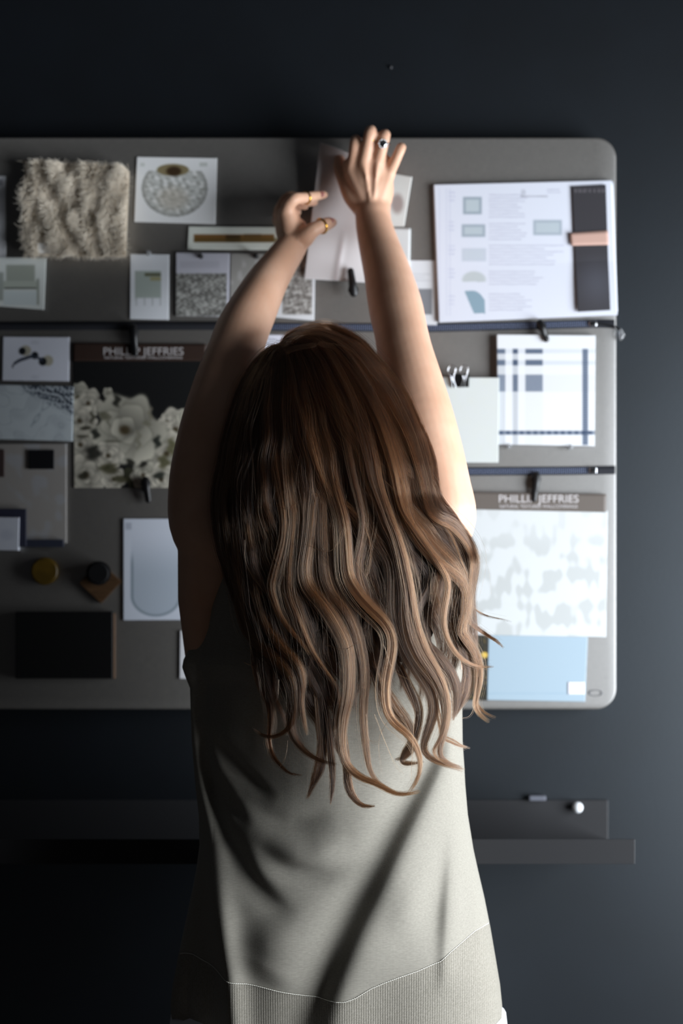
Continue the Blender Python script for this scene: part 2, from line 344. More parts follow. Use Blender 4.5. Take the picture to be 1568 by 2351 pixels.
sheet('rug_sample_card', ((530,581),(628,583),(626,727),(527,726)), 0, lambda X,Y,u,v: mixc(const((150,148,144))(X,Y,u,v), (170,168,166), S(.3,1,blobnoise(X,Y,40,4))), 'plain grey sample card half hidden by the left forearm', 'swatch card', thick=.002)
pushpin(462, 590, 'dark pushpin in the mottled grey rug sample card', col='black'); pushpin(589, 590, 'dark pushpin in the plain grey card by the forearm', col='black')
def p_rug3(X, Y, u, v):
    c = const((196,196,198))(X,Y,u,v); m_ = rectm(X, Y, 648, 716, 560, 722, 1.5); n_ = blobnoise(X, Y, 8, 21)+.8*blobnoise(X, Y, 24, 15)
    c = mixc(c, (130,126,122), m_); c = mixc(c, (92,88,84), m_*S(0,1.1,n_)*.8); return mixc(c, (186,184,180), m_*S(.1,1.2,-n_)*.7)
sheet('rug_sample_card', ((632,570),(724,574),(721,736),(628,728)), 2, p_rug3, 'mottled grey sample card between the left arm and the black clip', 'swatch card', thick=.002)
# ---- fur swatch
fr = empty('fur_swatch', at(175,480,BF)); tag(fr, 'square swatch of shaggy cream fur pinned at upper left', 'fur swatch')
def wavy(u, v): return .006*np.sin(u*9+1)*np.sin(v*7)
furq = ((62,380),(296,392),(288,588),(62,583))
part('backing', sheet_mesh(furq, BF-.010, .009, const((150,136,118)), 6), M['furback'], fr)
rng = np.random.default_rng(5)
def curves_obj(name, pts, rad, tint, m_, parent):
    n, k, _ = pts.shape; hc = bpy.data.hair_curves.new(name); hc.add_curves([k]*n)
    hc.points.foreach_set('position', np.ascontiguousarray(pts, np.float32).ravel())
    a_ = hc.attributes.get('radius') or hc.attributes.new('radius', 'FLOAT', 'POINT'); a_.data.foreach_set('value', np.ascontiguousarray(rad, np.float32).ravel())
    t_ = hc.attributes.new('tint', 'FLOAT', 'POINT'); t_.data.foreach_set('value', np.ascontiguousarray(np.broadcast_to(tint, (n, k)), np.float32).ravel())
    hc.materials.append(m_); o = bpy.data.objects.new(name, hc); COL.objects.link(o)
    if parent is not None: o.parent = parent; o.matrix_parent_inverse = Matrix.Translation(WORLD_OF(parent)).inverted()
    return o
NF = 15000; k = 7
uu, vv = rng.uniform(-.01, 1.01, NF), rng.uniform(-.01, 1.01, NF); q = [np.array(a_, float) for a_ in furq]
bx = ((1-vv)[:,None]*((1-uu)[:,None]*q[0]+uu[:,None]*q[1])+vv[:,None]*((1-uu)[:,None]*q[3]+uu[:,None]*q[2]))
n1 = blobnoise(bx[:,0], bx[:,1]*.7, 75, 31); n2 = blobnoise(bx[:,0]*1.6, bx[:,1]*.45, 46, 77)
ang = math.pi/2+.75*np.tanh(n1)+rng.normal(0, .22, NF); ln = rng.uniform(.016, .027, NF); lift = .008+.010*S(-.9,.9,n2)+rng.uniform(0, .004, NF)
s_ = np.linspace(0, 1, k); pts = np.zeros((NF, k, 3))
rx0, rz0 = (bx[:,0]-784)*BF*K, CH-(bx[:,1]-1175.5)*BF*K
hr_ = rng.normal(0, 1, NF); curl_ = rng.normal(0, .5, NF)+.6*np.tanh(n2)
for i, s in enumerate(s_):
    a_ = ang+curl_*s; pts[:, i, 0] = rx0+np.cos(a_)*ln*s*.55; pts[:, i, 2] = rz0-np.sin(a_)*ln*s*.55*np.clip((vv-.03+hr_/30)/.10, -.5, 1); pts[:, i, 1] = BF-.010-lift*np.sin(min(1, s*1.3)*1.5)*1.2
mf = mat('cream_fur', (214,196,172), .7)
at_ = mf.node_tree.nodes.new('ShaderNodeAttribute'); at_.attribute_name = 'tint'; rr = mf.node_tree.nodes.new('ShaderNodeValToRGB'); rr.color_ramp.elements[0].color = L4((206,190,170)); rr.color_ramp.elements[1].color = L4((250,240,224))
mf.node_tree.links.new(at_.outputs['Fac'], rr.inputs[0]); mf.node_tree.links.new(rr.outputs[0], mf.node_tree.nodes['Principled BSDF'].inputs['Base Color'])
tint = np.clip(.55+.45*s_[None]+.25*np.tanh(n2)[:,None]+rng.normal(0,.12,(NF,1)), 0, 1)
tag(curves_obj('fur_pile', pts, np.broadcast_to(np.linspace(.00034, .0001, k), (NF, k)), tint, mf, fr), kind='stuff')
sheet('sticker', ((84,558),(112,556),(114,580),(86,583)), 0, (222,222,230), parent=fr, d=BF-.026, thick=.0004)
# ---- faucet card, marble, grey boards
def p_tap(X, Y, u, v):
    c = const((206,209,220))(X,Y,u,v)
    for cx, cy, r_ in ((59,805,12),(110,828,12)): c = mixc(c, (168,164,148), ellm(X, Y, cx, cy, r_, r_, .2))
    for cx, cy, r_ in ((51,806,8),(80,816,8),(98,830,9)): c = mixc(c, (18,22,26), ellm(X, Y, cx, cy, r_, r_*1.05, .2))
    t = np.clip((X-30)/(78-30), 0, 1); yc = 841-24*np.sqrt(t); c = mixc(c, (50,58,72), (np.abs(Y-yc) < 4)*(X > 28)*(X < 78)*1.)
    c = mixc(c, (60,66,80), (np.abs(Y-(818+(X-80)*.5)) < 3)*(X > 80)*(X < 98)*1.)
    c = mixc(c, (180,184,194), ellm(X, Y, 80, 786, 10, 5, .5)*.4); return mixc(c, (180,184,194), ellm(X, Y, 80, 866, 10, 5, .5)*.4)
sheet('faucet_card', ((7,773),(159,774),(158,875),(5,873)), 0, p_tap, 'white card showing a black two-handle wall faucet', 'card')
def p_marb(X, Y, u, v):
    c = const((186,194,198))(X,Y,u,v); n_ = blobnoise(X, Y, 60, 8); w_ = np.abs(np.sin((X*.5+Y)*.055+n_*1.6)); c = mixc(c, (136,146,154), S(.16,.0,w_)*.8); c = mixc(c, (160,168,174), S(0,1,n_)*.4)
    band = S(-16, 8, (X-50)*.5+888-Y)*S(36,70,X); n2_ = blobnoise(X, Y, 13, 9); c = mixc(c, (34,42,56), band*S(-.5,.7,n2_)); return mixc(c, (140,146,156), band*S(.3,.9,-n2_)*.6)
sheet('marble_sample', ((-60,882),(168,887),(166,1013),(-60,1006)), 0, p_marb, 'white marble tile sample with dark veins below the faucet card', 'sample', thick=.004)
gs = sheet('sample_board', R4(-60,1019,152,1247), 0, lambda X,Y,u,v: mixc(const((146,142,138))(X,Y,u,v), (150,150,152), S(.2,1,blobnoise(X,Y,50,6))), 'plain warm grey sample board bearing a black square, below the marble', 'sample', thick=.004)
sheet('black_square', R4(66,1033,124,1077), 0, (12,13,17), parent=gs, d=BF-.0062, thick=.0018)
sheet('wood_chip', R4(-30,1032,10,1095), 0, (62,50,48), parent=gs, d=BF-.0062, thick=.0018)
def p_navy(X, Y, u, v): return const((44,48,62))(X,Y,u,v)
sheet('sample_tile', R4(40,1239,146,1256), 2, p_navy, 'navy strip along the bottom edge of the grey board', 'sample', d=BF-.0085, thick=.003)
sheet('sample_tile', R4(-50,1168,60,1254), 3, (44,46,62), 'navy square sample behind the small white card', 'sample', d=BF-.0100, thick=.003)
sheet('small_card', ((-40,1187),(44,1188),(42,1264),(-40,1262)), 4, lambda X,Y,u,v: mixc(const((196,200,210))(X,Y,u,v), (165,170,184), ellm(X,Y,16,1228,16,12,.6)*.4), 'small white card on the navy square at the left end', 'card', d=BF-.0125, thick=.0124)
# ---- flower sheet
def flower(c, X, Y, cx, cy, R, seed, tint=(205,200,186)):
    r = np.random.default_rng(seed); th_ = np.arctan2(Y-cy, X-cx); q0 = np.hypot(X-cx, Y-cy)/R
    for ring, (rr_, n_, sz) in enumerate(((.60, 6, .56), (.34, 4, .44), (.12, 3, .30))):
        for i in range(n_):
            a = 2*math.pi*(i+r.uniform(-.3,.3))/n_+ring*.6; px, py = cx+math.cos(a)*R*rr_, cy+math.sin(a)*R*rr_*.92; s = R*sz*r.uniform(.8,1.15); e = r.uniform(.75,1.0)
            dx = (X-px)*math.cos(a)+(Y-py)*math.sin(a); dy = -(X-px)*math.sin(a)+(Y-py)*math.cos(a)
            q = np.sqrt((dx/s)**2+(dy/(s*e))**2)*(1+.06*np.sin(np.arctan2(dy,dx)*5+i)); ins = (1-S(.86,1.04,q)); sh = np.clip(.74+.26*dx/s, .42, 1)
            c = mixc(c, (112,110,98), (1-S(1.0,1.14,q))*.30); col = np.array(tint, float)*(sh*r.uniform(.86,1.04))[..., None]; c = c*(1-ins[...,None])+col*ins[...,None]
    return mixc(c, (64,54,36), ellm(X, Y, cx-R*.05, cy+R*.03, R*.15, R*.13, .6))
def p_flow(X, Y, u, v):
    c = const((15,16,17))(X,Y,u,v); yb = 955-22*np.sin((X-170)*.022); c = mixc(c, (70,70,50), S(0,20,Y-yb-30)*S(-.4,.5,blobnoise(X,Y,30,3))*.7)
    for i, (cx, cy, R) in enumerate(((180,912,34),(204,925,32),(184,965,36),(248,902,11),(186,1020,34),(405,985,44),(440,965,34),(384,966,16),(385,1040,46),(430,1070,48),(200,1090,44),(262,1100,26),(330,1090,30),(372,1100,34),(412,1100,34),(290,985,78),(250,1045,34))):
        c = flower(c, X, Y, cx, cy, R, 40+i, (214,208,192) if i % 3 else (196,192,176))
    for dx_, dy_, rx, ry, col in ((219,996,9,12,(24,26,22)),(214,1040,17,17,(22,22,18)),(250,1076,20,12,(62,60,40)),(298,1062,9,9,(26,26,20)),(328,1066,8,7,(24,24,20)),(366,1092,13,8,(30,34,28)),(361,1014,8,14,(22,26,22)),(394,1026,9,20,(84,82,56)),(376,1060,12,16,(76,74,50)),(278,1100,20,8,(66,64,44)),(192,1092,10,10,(40,38,28)),(268,920,8,14,(24,24,20)),(196,983,12,5,(46,44,36)),(186,1002,14,3,(60,58,46)),(212,958,5,16,(70,68,56)),(240,955,12,10,(92,90,74)),(338,972,9,6,(110,108,92)),(262,1013,20,3,(88,86,74)),(318,1010,5,22,(120,117,102)),(345,950,4,18,(120,116,100)),(250,965,4,18,(118,115,102)),(410,1050,4,26,(120,118,104)),(428,1010,6,20,(60,60,44))):
        c = mixc(c, col, ellm(X+3*np.sin(Y*.3), Y, dx_, dy_, rx, ry, .45)*.85)
    return c
def wallpaper(quad_h, quad_m, layer, paint, label, txt_x, txt_y, sub_y, dk, parentless=None):
    root = empty('wallpaper_sample', at(quad_m[0][0]+20, quad_m[3][1], BF)); tag(root, label, 'wallpaper sample')
    d = BF-.0002-layer*.0016-.0015
    part('sample_sheet', sheet_mesh(quad_m, d, .0013, paint), M['print'], root)
    part('header_strip', sheet_mesh(quad_h, d-.001, .001, const(dk), 6), M['print'], root)
    lettering('PHILLIP JEFFRIES', txt_x[0], txt_x[1], txt_y, d-.001, .017, root); return root, d
rt, d = wallpaper(((166,787),(474,790),(474,829),(166,829)), ((168,826),(500,826),(500,1120),(170,1120)), 0, p_flow, 'dark wallpaper sample with big cream peonies and brown header', (238,421), 808, 0, (50,36,30))
lettering('NATURAL TEXTURED WALLCOVERINGS', 240, 419, 822, d-.001, .006, rt)
clip_arm(306,752,310,812, 'black hook clip at the top of the peony wallpaper'); clip_arm(334,1103,340,1148, 'black hook clip at the bottom of the peony wallpaper')
# ---- white tag above the head
sheet('label_tag', ((560,768),(660,769),(656,806),(560,805)), 0, lambda X,Y,u,v: mixc(const((204,204,214))(X,Y,u,v), (110,112,122), rectm(X,Y,612,652,776,794,1)*S(-.3,.4,blobnoise(X,Y,6,5))*.7), 'small white printed tag just above the hair', 'tag')
# ---- lower left
GAIN = 1.0
sheet('lacquer_sample', R4(36,1405,258,1558), 0, lambda X,Y,u,v: const((9,9,10))(X,Y,u,v), 'large black rectangular sample at lower left', 'sample', thick=.009)
sheet('sample_strip', R4(258,1408,264,1558), 0, (104,78,56), 'thin tan strip along the right side of the black rectangle', 'sample', thick=.004)
def disc(px, py, y0, y1, r_, bev):
    bm = bmesh.new(); bmesh.ops.create_cone(bm, cap_ends=True, segments=48, radius1=r_, radius2=r_, depth=y0-y1, matrix=Matrix.Translation((px_(px), (y0+y1)/2, pz_(py))) @ Matrix.Rotation(math.radians(90), 4, 'X'))
    bmesh.ops.bevel(bm, geom=[e for e in bm.edges if len(e.link_faces) == 2 and any(len(f.verts) > 8 for f in e.link_faces)], offset=bev, segments=3, affect='EDGES'); return bm
r0 = part('round_knob', disc(105,1311,BF,BF-.010,.0212,.0025), M['mustard'], None); tag(r0, 'round mustard disc sample left of the black round knob', 'knob')
bm = bmesh.new(); g = bmesh.ops.create_cube(bm, size=1)['verts']; bmesh.ops.scale(bm, vec=(.046,.006,.046), verts=g); bmesh.ops.rotate(bm, cent=(0,0,0), matrix=Matrix.Rotation(math.radians(43),3,'Y'), verts=g); bmesh.ops.translate(bm, vec=(px_(231), BF-.003, pz_(1337)), verts=g); bmesh.ops.bevel(bm, geom=bm.edges[:], offset=.0008, segments=2, affect='EDGES')
tag(part('wood_sample', bm, M['wood']), 'tan wood square turned on its corner under the black knob', 'sample')
tag(part('round_knob', disc(230,1315,BF-.0062,BF-.020,.0185,.004), M['blackmatte'], None), 'round black knob resting on the tilted tan wood square', 'knob')
GAIN = 1.12  # left cards lightened again in place of light
def p_mirror(X, Y, u, v):
    c = const((202,208,220))(X,Y,u,v); cx, cy = 358, 1368; inside = np.where(Y < cy, (np.abs(X-cx) < 56)*1., ellm(X, Y, cx, cy, 56, 46, .03))*(Y > 1215); c = mixc(c, (172,182,194), inside*S(1215,1330,Y))
    q = np.where(Y < cy, np.abs(X-cx)/56, np.sqrt(((X-cx)/56)**2+((Y-cy)/46)**2)); c = mixc(c, (120,134,144), S(.10,.0,np.abs(q-.98))*S(1260,1300,Y)*.85)
    return mixc(c, (150,155,168), rectm(X, Y, 288, 302, 1200, 1216)*.6)
sheet('mirror_card', ((283,1191),(470,1191),(470,1423),(283,1424)), 0, p_mirror, 'white card showing a long rounded mirror, beside the left upper arm', 'card', thick=.002)
sheet('paper_sheet', ((413,1448),(500,1448),(500,1562),(412,1558)), 0, (216,216,226), 'white paper peeking out behind the left armpit', 'paper', thick=.002)
# ---- right side
GAIN = 1.0
def p_grey2(X, Y, u, v):
    c = const((214,216,220))(X,Y,u,v); c = mixc(c, (126,128,133), rectm(X, Y, 900, 992, 663, 722)); return textlines(c, X, Y, 940, 990, 628, 645, 7, (170,172,178), 3, .4)
sheet('swatch_card', ((905,597),(1000,598),(1003,748),(905,745)), 0, p_grey2, 'white card with a grey swatch just right of the right forearm', 'swatch card')
def p_spec(X, Y, u, v):
    c = const((214,217,228))(X,Y,u,v); g1 = np.array((150,162,172), float)
    for (x0,x1,y0,y1,f_) in ((1063,1106,452,492,1.),(1060,1114,515,544,.9),(1060,1116,570,600,.35),(1224,1290,505,540,.8)):
        c = mixc(c, g1, rectm(X,Y,x0,x1,y0,y1,2)*f_); c = mixc(c, (194,204,208), rectm(X,Y,x0+6,x1-6,y0+6,y1-6,2)*f_*.7)
    c = mixc(c, (186,192,194), ellm(X,Y,1088,642,27,19,.15)*(Y<647)); tri = (Y > 668)*(Y-668 < 52)*(X > 1066+(Y-668)*.42)*(X < 1113)*((X-1068)**2+(Y-712)**2 < 50**2)
    c = mixc(c, (134,158,172), tri*1.)
    for (y0,y1,x1,s_) in ((446,498,1215,1),(512,550,1215,2),(562,606,1300,3),(622,656,1280,4),(674,712,1222,5)): c = textlines(c, X, Y, 1122, x1, y0, y1, 7.2, (160,160,178), s_, .42)
    c = textlines(c, X, Y, 1195, 1265, 449, 456, 8, (130,130,140), 8, .5); c = textlines(c, X, Y, 1196, 1210, 436, 450, 4, (110,110,120), 9, .6); c = textlines(c, X, Y, 1255, 1300, 434, 444, 6, (150,150,170), 10, .4)
    for i, y in enumerate((452,520,575,628,690)): c = textlines(c, X, Y, 1030, 1046, y-12, y+14, 9, (165,168,196), 20+i, .35)
    for x in (1008,1024,1032): c = mixc(c, (184,188,208), rectm(X,Y,x,x+2,432,725)*.5)
    return c
sp = empty('spec_sheet', at(1205,580,BF)); tag(sp, 'large white product sheet listing cushions, with dark swatch column at right', 'sheet')
part('printed_page', sheet_mesh(((996,424),(1404,414),(1416,724),(1008,740)), BF-.0075, .0011, p_spec, 1.6, lambda u,v: .006*(1-u)**2*0+.004*np.sin(np.clip((v-.6)/.4,0,1)*1.57)*u), M['print'], sp)
part('under_page', sheet_mesh(((994,426),(1408,417),(1418,716),(1004,739)), BF-.0035, .0011, const((206,210,216)), 12), M['print'], sp)
part('dark_swatch', sheet_mesh(((1313,428),(1391,424),(1400,713),(1325,717)), BF-.0100, .001, lambda X,Y,u,v: mixc(mixc(const((52,50,54))(X,Y,u,v), (84,86,96), ellm(X,Y,1370,650,40,45,1.)*.6), (110,105,110), rectm(X,Y,1316,1389,434,442)*S(-.2,.3,np.sin(X*1.3)+np.sin(X*.6))*.7), 1.6, lambda u,v: .005*np.sin(np.clip((v-.6)/.4,0,1)*1.57)), M['print'], sp)
part('pink_tab', sheet_mesh(((1308,535),(1396,529),(1398,562),(1311,564)), BF-.0116, .0008, const((196,160,146)), 6), M['print'], sp)
def p_plaid(X, Y, u, v):
    c = const((220,222,225))(X,Y,u,v); N = (40,56,82); wv = .85+.15*np.sign(np.sin(X*2.1)*np.sin(Y*2.3)); inf = S(800,803,Y)
    c = mixc(c, (212,214,214), (rectm(X,Y,1205,1246,800,1022)*.8)*wv); c = mixc(c, (208,210,214), rectm(X,Y,1142,1370,860,900)*.6)
    for y0,y1,f_ in ((801,811,.25),(828,838,.3)): c = mixc(c, (190,196,204), rectm(X,Y,1142,1370,y0,y1)*f_*2)
    for x0,x1,f_ in ((1141,1160,.6),(1177,1189,.8)): 
        c = mixc(c, (150,156,164), rectm(X,Y,x0,x1,801,1022)*f_*.6)
    for y0,y1 in ((801,812),(826,839),(860,899)):
        for x0,x1,f_ in ((1141,1160,.75),(1177,1189,.95),(1206,1246,.85)): c = mixc(c, N, rectm(X,Y,x0,x1,y0,y1,1.5)*f_*wv*(.75 if y0==860 else 1))
    c = mixc(c, N, rectm(X,Y,1337,1350,801,1022)*.85*(.8+.2*np.sin(Y*1.1))); return mixc(c, N, rectm(X,Y,1141,1370,989,998)*.9*(.8+.2*np.sin(X*.4)))
sheet('plaid_swatch', ((1141,768),(1367,770),(1365,1024),(1143,1020)), 1, p_plaid, 'white fabric swatch with navy plaid under the top zipper', 'fabric swatch', thick=.010, step=1.3)
pushpin(1167,1025,'clear pushpin at the lower left of the plaid swatch'); pushpin(1308,1027,'clear pushpin at the lower right of the plaid swatch')
clip_arm(1240,742,1254,779,'black hook clip holding the plaid swatch from the zipper', d0=.016, d1=.015)
wb = sheet('sample_board', ((985,866),(1146,867),(1144,1062),(985,1062)), 3, lambda X,Y,u,v: mixc(const((206,210,208))(X,Y,u,v), (206,210,206), S(-.2,.5,np.sin(X*1.4)*.5+blobnoise(X,Y,30,3)*.5)), 'plain pale sample board hanging from a silver-handled binder clip', 'sample', thick=.003, d=BF-.0165)
bc = empty('binder_clip', at(1053,880,BF-.018)); tag(bc, 'black binder clip with two silver handles on the pale board', 'clip')
V = []; x0, x1 = px_(1033), px_(1074); zt, zb = pz_(866), pz_(891)
bm = bmesh.new(); vs = [bm.verts.new(p) for p in ((x0,BF-.0178,zb),(x1,BF-.0178,zb),(x1,BF-.0235,zt+.003),(x0,BF-.0235,zt+.003),(x0,BF-.0075,zt+.003),(x1,BF-.0075,zt+.003),(x1,BF-.0125,zb),(x0,BF-.0125,zb))]
for f_ in ((0,1,2,3),(3,2,5,4),(4,5,6,7)): bm.faces.new([vs[i] for i in f_])
bmesh.ops.solidify(bm, geom=bm.faces[:], thickness=.0008); part('clip_body', bm, M['black'], bc)
for s_, dx in ((-1,-5),(1,5)):
    bm = bmesh.new(); X0 = 1053+s_*9; pts = [at(X0-5,890,BF-.020), at(X0+dx-3,868,BF-.028), at(X0+dx-11,850,BF-.030), at(X0+dx-3,838,BF-.031), at(X0+dx+7,846,BF-.030), at(X0+dx+2,868,BF-.028), at(X0+3,890,BF-.020)]
    add_tube(bm, catmull(pts, 40), .0008, 8); part('handle', bm, M['silver'], bc, True)
def p_white(X, Y, u, v):
    c = const((206,209,210))(X,Y,u,v); n_ = blobnoise(X, Y*1.3, 75, 12)+.5*blobnoise(X*2, Y*.5, 50, 17); return mixc(c, (184,187,186), S(-.1,.6,n_)*.85*S(1180,1290,Y)+S(.2,.9,n_)*.3*(1-S(1180,1290,Y)))
rt, d = wallpaper(((1060,1129),(1392,1134),(1391,1176),(1060,1169)), ((1060,1166),(1395,1173),(1391,1463),(1060,1457)), 2, p_white, 'pale wallpaper sample with brown header at the lower right corner', (1144,1326), 1146, 0, (100,92,86))
lettering('NATURAL TEXTURED WALLCOVERINGS', 1146, 1324, 1163, d-.001, .007, rt)
clip_arm(1232,1092,1226,1146,'black hook clip above the header of the pale wallpaper')
def p_blue(X, Y, u, v):
    c = const((160,179,192))(X,Y,u,v); return mixc(c, (138,164,182), rectm(X, Y, 1110, 1350, 1591, 1593, .6)*.6)
bl = sheet('blue_sample', ((1122,1450),(1349,1462),(1343,1611),(1118,1607)), 0, p_blue, 'light blue folder sample below the pale wallpaper', 'sample', thick=.003)
sheet('sticker', R4(1304,1566,1342,1594), 0, (232,230,240), parent=bl, d=BF-.0040, thick=.0004)
def p_dark(X, Y, u, v):
    c = const((44,42,36))(X,Y,u,v); c = mixc(c, (214,180,84), ellm(X, Y, 1112, 1504, 8, 7, .2)); return mixc(c, (120,100,50), S(.5,1.2,blobnoise(X,Y,9,44))*.7)
sheet('dark_sample', R4(1040,1452,1120,1608), 0, p_dark, 'dark sample with a gold dot left of the blue folder', 'sample', thick=.0025)
# ---- papers being pinned
def curlA(u, v): return .009+.027*(1-v)**2*(1-.4*u)+.005*np.sin(u*7+v*3)*(1-v)+.004*np.sin(v*11)*np.exp(-((v-.62)/.2)**2)+.0012*np.exp(-((u-.5)/.05)**2)*S(.55,.8,v)
def p_A(X, Y, u, v): c = const((214,209,209))(X,Y,u,v); return mixc(c, (186,172,172), np.exp(-((u-.5)/.02)**2)*S(.6,.75,v)*.6)
sheet('paper_sheet', ((735,340),(905,402),(842,651),(698,642)), 0, p_A, 'creased greyish white paper held up by both hands', 'paper', thick=.0005, step=3, curl=curlA, d=BF-.002)
def p_B(X, Y, u, v): c = const((206,206,202))(X,Y,u,v); return mixc(c, (130,112,108), ellm(X, Y, 912, 468, 14, 22, .4)*.7)
sheet('paper_sheet', ((800,380),(946,407),(918,560),(790,540)), 0, p_B, 'white paper corner poking out right of the right hand', 'paper', thick=.0005, step=3, curl=lambda u,v: .012+.014*(1-v)*u, d=BF-.002) if False else None
sheet('paper_sheet', ((870,392),(946,408),(928,520),(860,520)), 4, p_B, 'white paper corner poking out right of the right hand', 'paper', thick=.0006, step=3, curl=lambda u,v: .006*u*(1-v)**2, d=BF-.0012)
sheet('paper_sheet', ((850,521),(943,524),(941,640),(850,640)), 2, (204,206,206), 'white paper strip right of the right wrist', 'paper', thick=.0034, step=6, d=BF-.0036)
clip_arm(812,672,805,622,'black hook clip at the bottom of the held paper', d0=.022, d1=.018, w=.0066)

# ------------------------------------------------------------------ ledge below the board
lx0, lx1 = (-0.95), (1395-784)*WY*K
lg = empty('marker_ledge', (0, WY, .91)); tag(lg, 'dark metal ledge on the wall below the pinboard', 'ledge')
part('back_plate', box(lx0, lx1, WY-.004, WY, .905, CH-(1836-1175.5)*WY*K, bev=.001), M['ledge'], lg)
lip = 2.06; lxr = (1458-784)*lip*K
zt = CH-(1927-1175.5)*lip*K; zb = CH-(1984-1175.5)*lip*K
bm = bmesh.new(); bm.verts.ensure_lookup_table()
vs = [bm.verts.new(p) for p in ((lx0,WY-.004,.906),(lx1,WY-.004,.906),(lxr,lip+.003,zb+.003),(lx0,lip+.003,zb+.003),(lx0,WY-.004,.903),(lx1,WY-.004,.903),(lxr,lip+.003,zb),(lx0,lip+.003,zb))]
for f_ in ((0,1,2,3),(7,6,5,4),(1,0,4,5),(3,2,6,7),(2,1,5,6),(0,3,7,4)): bm.faces.new([vs[i] for i in f_])
part('tray', bm, M['ledge'], lg)
part('front_lip', box(lx0, lxr, lip, lip+.003, zb, zt, bev=.0008), M['ledge'], lg)
kb = empty('wall_knob', (px_(1323, WY), WY-.004, pz_(1850, WY))); tag(kb, 'small shiny white ball on the back plate of the ledge', 'knob')
bm = bmesh.new(); add_ell(bm, (px_(1323,WY), WY-.013, pz_(1850,WY)), (.0085,.0085,.0085)); part('ball', bm, mat('white_gloss', (240,242,245), .12), kb, True)
bm = bmesh.new(); add_tube(bm, [(px_(1323,WY), WY-.004, pz_(1850,WY)), (px_(1323,WY), WY-.008, pz_(1850,WY))], .003, 10); part('stem', bm, M['silver'], kb)
tag(part('grey_slip', box(px_(1212,WY), px_(1252,WY), WY-.012, WY-.001, pz_(1836,WY), pz_(1824,WY), bev=.003), mat('dull_grey', (92,94,104), .8)), 'short grey chalk piece on the top edge of the ledge plate', 'slip')  # faint smudge-like strip of unknown kind, built as a small grey block
bm = bmesh.new(); add_ell(bm, (px_(897,WY), WY-.001, pz_(155,WY)), (.0028,.003,.0028)); tag(part('nail_head', bm, mat('dull_nail', (70,70,72), .5, metal=.6), None, True), 'tiny nail head in the dark wall above the board', 'nail')

# ================================================================== the woman
person = empty('person', (at(775, 1600, 1.90).x, 1.90, 0))
tag(person, 'woman seen from behind reaching both arms up, long wavy brown hair, sleeveless beige knit top', 'person')
m = mat('skin', (214,166,138), .48, spec=.4, Subsurface_Weight=.12, Subsurface_Scale=.006)
m.node_tree.nodes['Principled BSDF'].inputs['Subsurface Radius'].default_value = (1., .35, .2)
vary(m, nz(m, 22, 3), (214,166,137), (226,181,153), .3, .7); bump(m, nz(m, 420, 3), .12, .0004); M['skin'] = m
M['nail'] = mat('nail_polish', (176,112,104), .22)
M['trouser'] = mat('white_cotton', (228,228,230), .8); bump(M['trouser'], nz(M['trouser'], 500, 2), .2, .0004)
bm = bmesh.new()
# head and neck, face towards the wall and a little up
hc_ = at(730, 950, 1.915); tilt = Matrix.Rotation(math.radians(-14), 3, 'X')   # chin up, crown towards the camera
def hp(x, y, z): return hc_ + Matrix.Rotation(math.radians(14), 3, 'X') @ Vector((x, y, z))
rt3 = Matrix.Rotation(math.radians(14), 3, 'X')
add_ell(bm, hp(0,-.008,.012), (.073,.088,.088), rt3, 32, 20); add_ell(bm, hp(0,.035,-.028), (.060,.058,.075), rt3, 28, 18)
add_ell(bm, hp(0,.060,-.075), (.036,.032,.030), rt3)                                        # jaw, chin
add_tube(bm, [hp(0,.090,.020), hp(0,.108,-.012), hp(0,.100,-.022)], [.008,.012,.010], 12)      # nose
add_tube(bm, [hp(-.020,.088,-.047), hp(0,.098,-.046), hp(.020,.088,-.047)], [.004,.008,.004], 10); add_tube(bm, [hp(-.018,.088,-.055), hp(0,.096,-.056), hp(.018,.088,-.055)], [.004,.008,.004], 10)
add_tube(bm, [hp(-.045,.070,.032), hp(-.025,.086,.036)], [.006,.007], 10); add_tube(bm, [hp(.045,.070,.032), hp(.025,.086,.036)], [.006,.007], 10)
for s in (-1, 1): add_ell(bm, hp(s*.076,.004,-.012), (.008,.017,.030), rt3); add_ell(bm, hp(s*.045,.064,-.016), (.018,.018,.018), rt3)
add_tube(bm, [at(733,1010,1.925), at(740,1090,1.915), at(746,1180,1.905)], [.052,.054,.066], 24)
# torso
def ring_loft(bm, rows, n=48, ex=2.3):
    vs = []
    for c, rx, ry in rows:
        r_ = []
        for i in range(n):
            a = 2*math.pi*i/n; ca, sa = math.cos(a), math.sin(a); r_.append(bm.verts.new((c[0]+rx*math.copysign(abs(ca)**(2/ex), ca), c[1]+ry*math.copysign(abs(sa)**(2/ex), sa), c[2])))
        vs.append(r_)
    for a_, b_ in zip(vs, vs[1:]):
        for i in range(n): bm.faces.new((a_[i], a_[(i+1)%n], b_[(i+1)%n], b_[i]))
    bm.faces.new(vs[0][::-1]); bm.faces.new(vs[-1])
tr = [(1145,744,.075,.058),(1180,746,.120,.070),(1230,748,.140,.082),(1330,752,.146,.092),(1450,752,.144,.096),(1600,754,.140,.092),(1750,756,.132,.086),(1880,760,.138,.090),(2050,768,.160,.098),(2200,772,.170,.100),(2300,774,.168,.100),(2420,774,.155,.10)]
ring_loft(bm, [((at(cx,py,1.905).x+(.014 if py > 1300 else 0), 1.926, at(cx,py,1.905).z), rx*(.90 if py > 1300 else 1), ry*.88) for py, cx, rx, ry in tr])
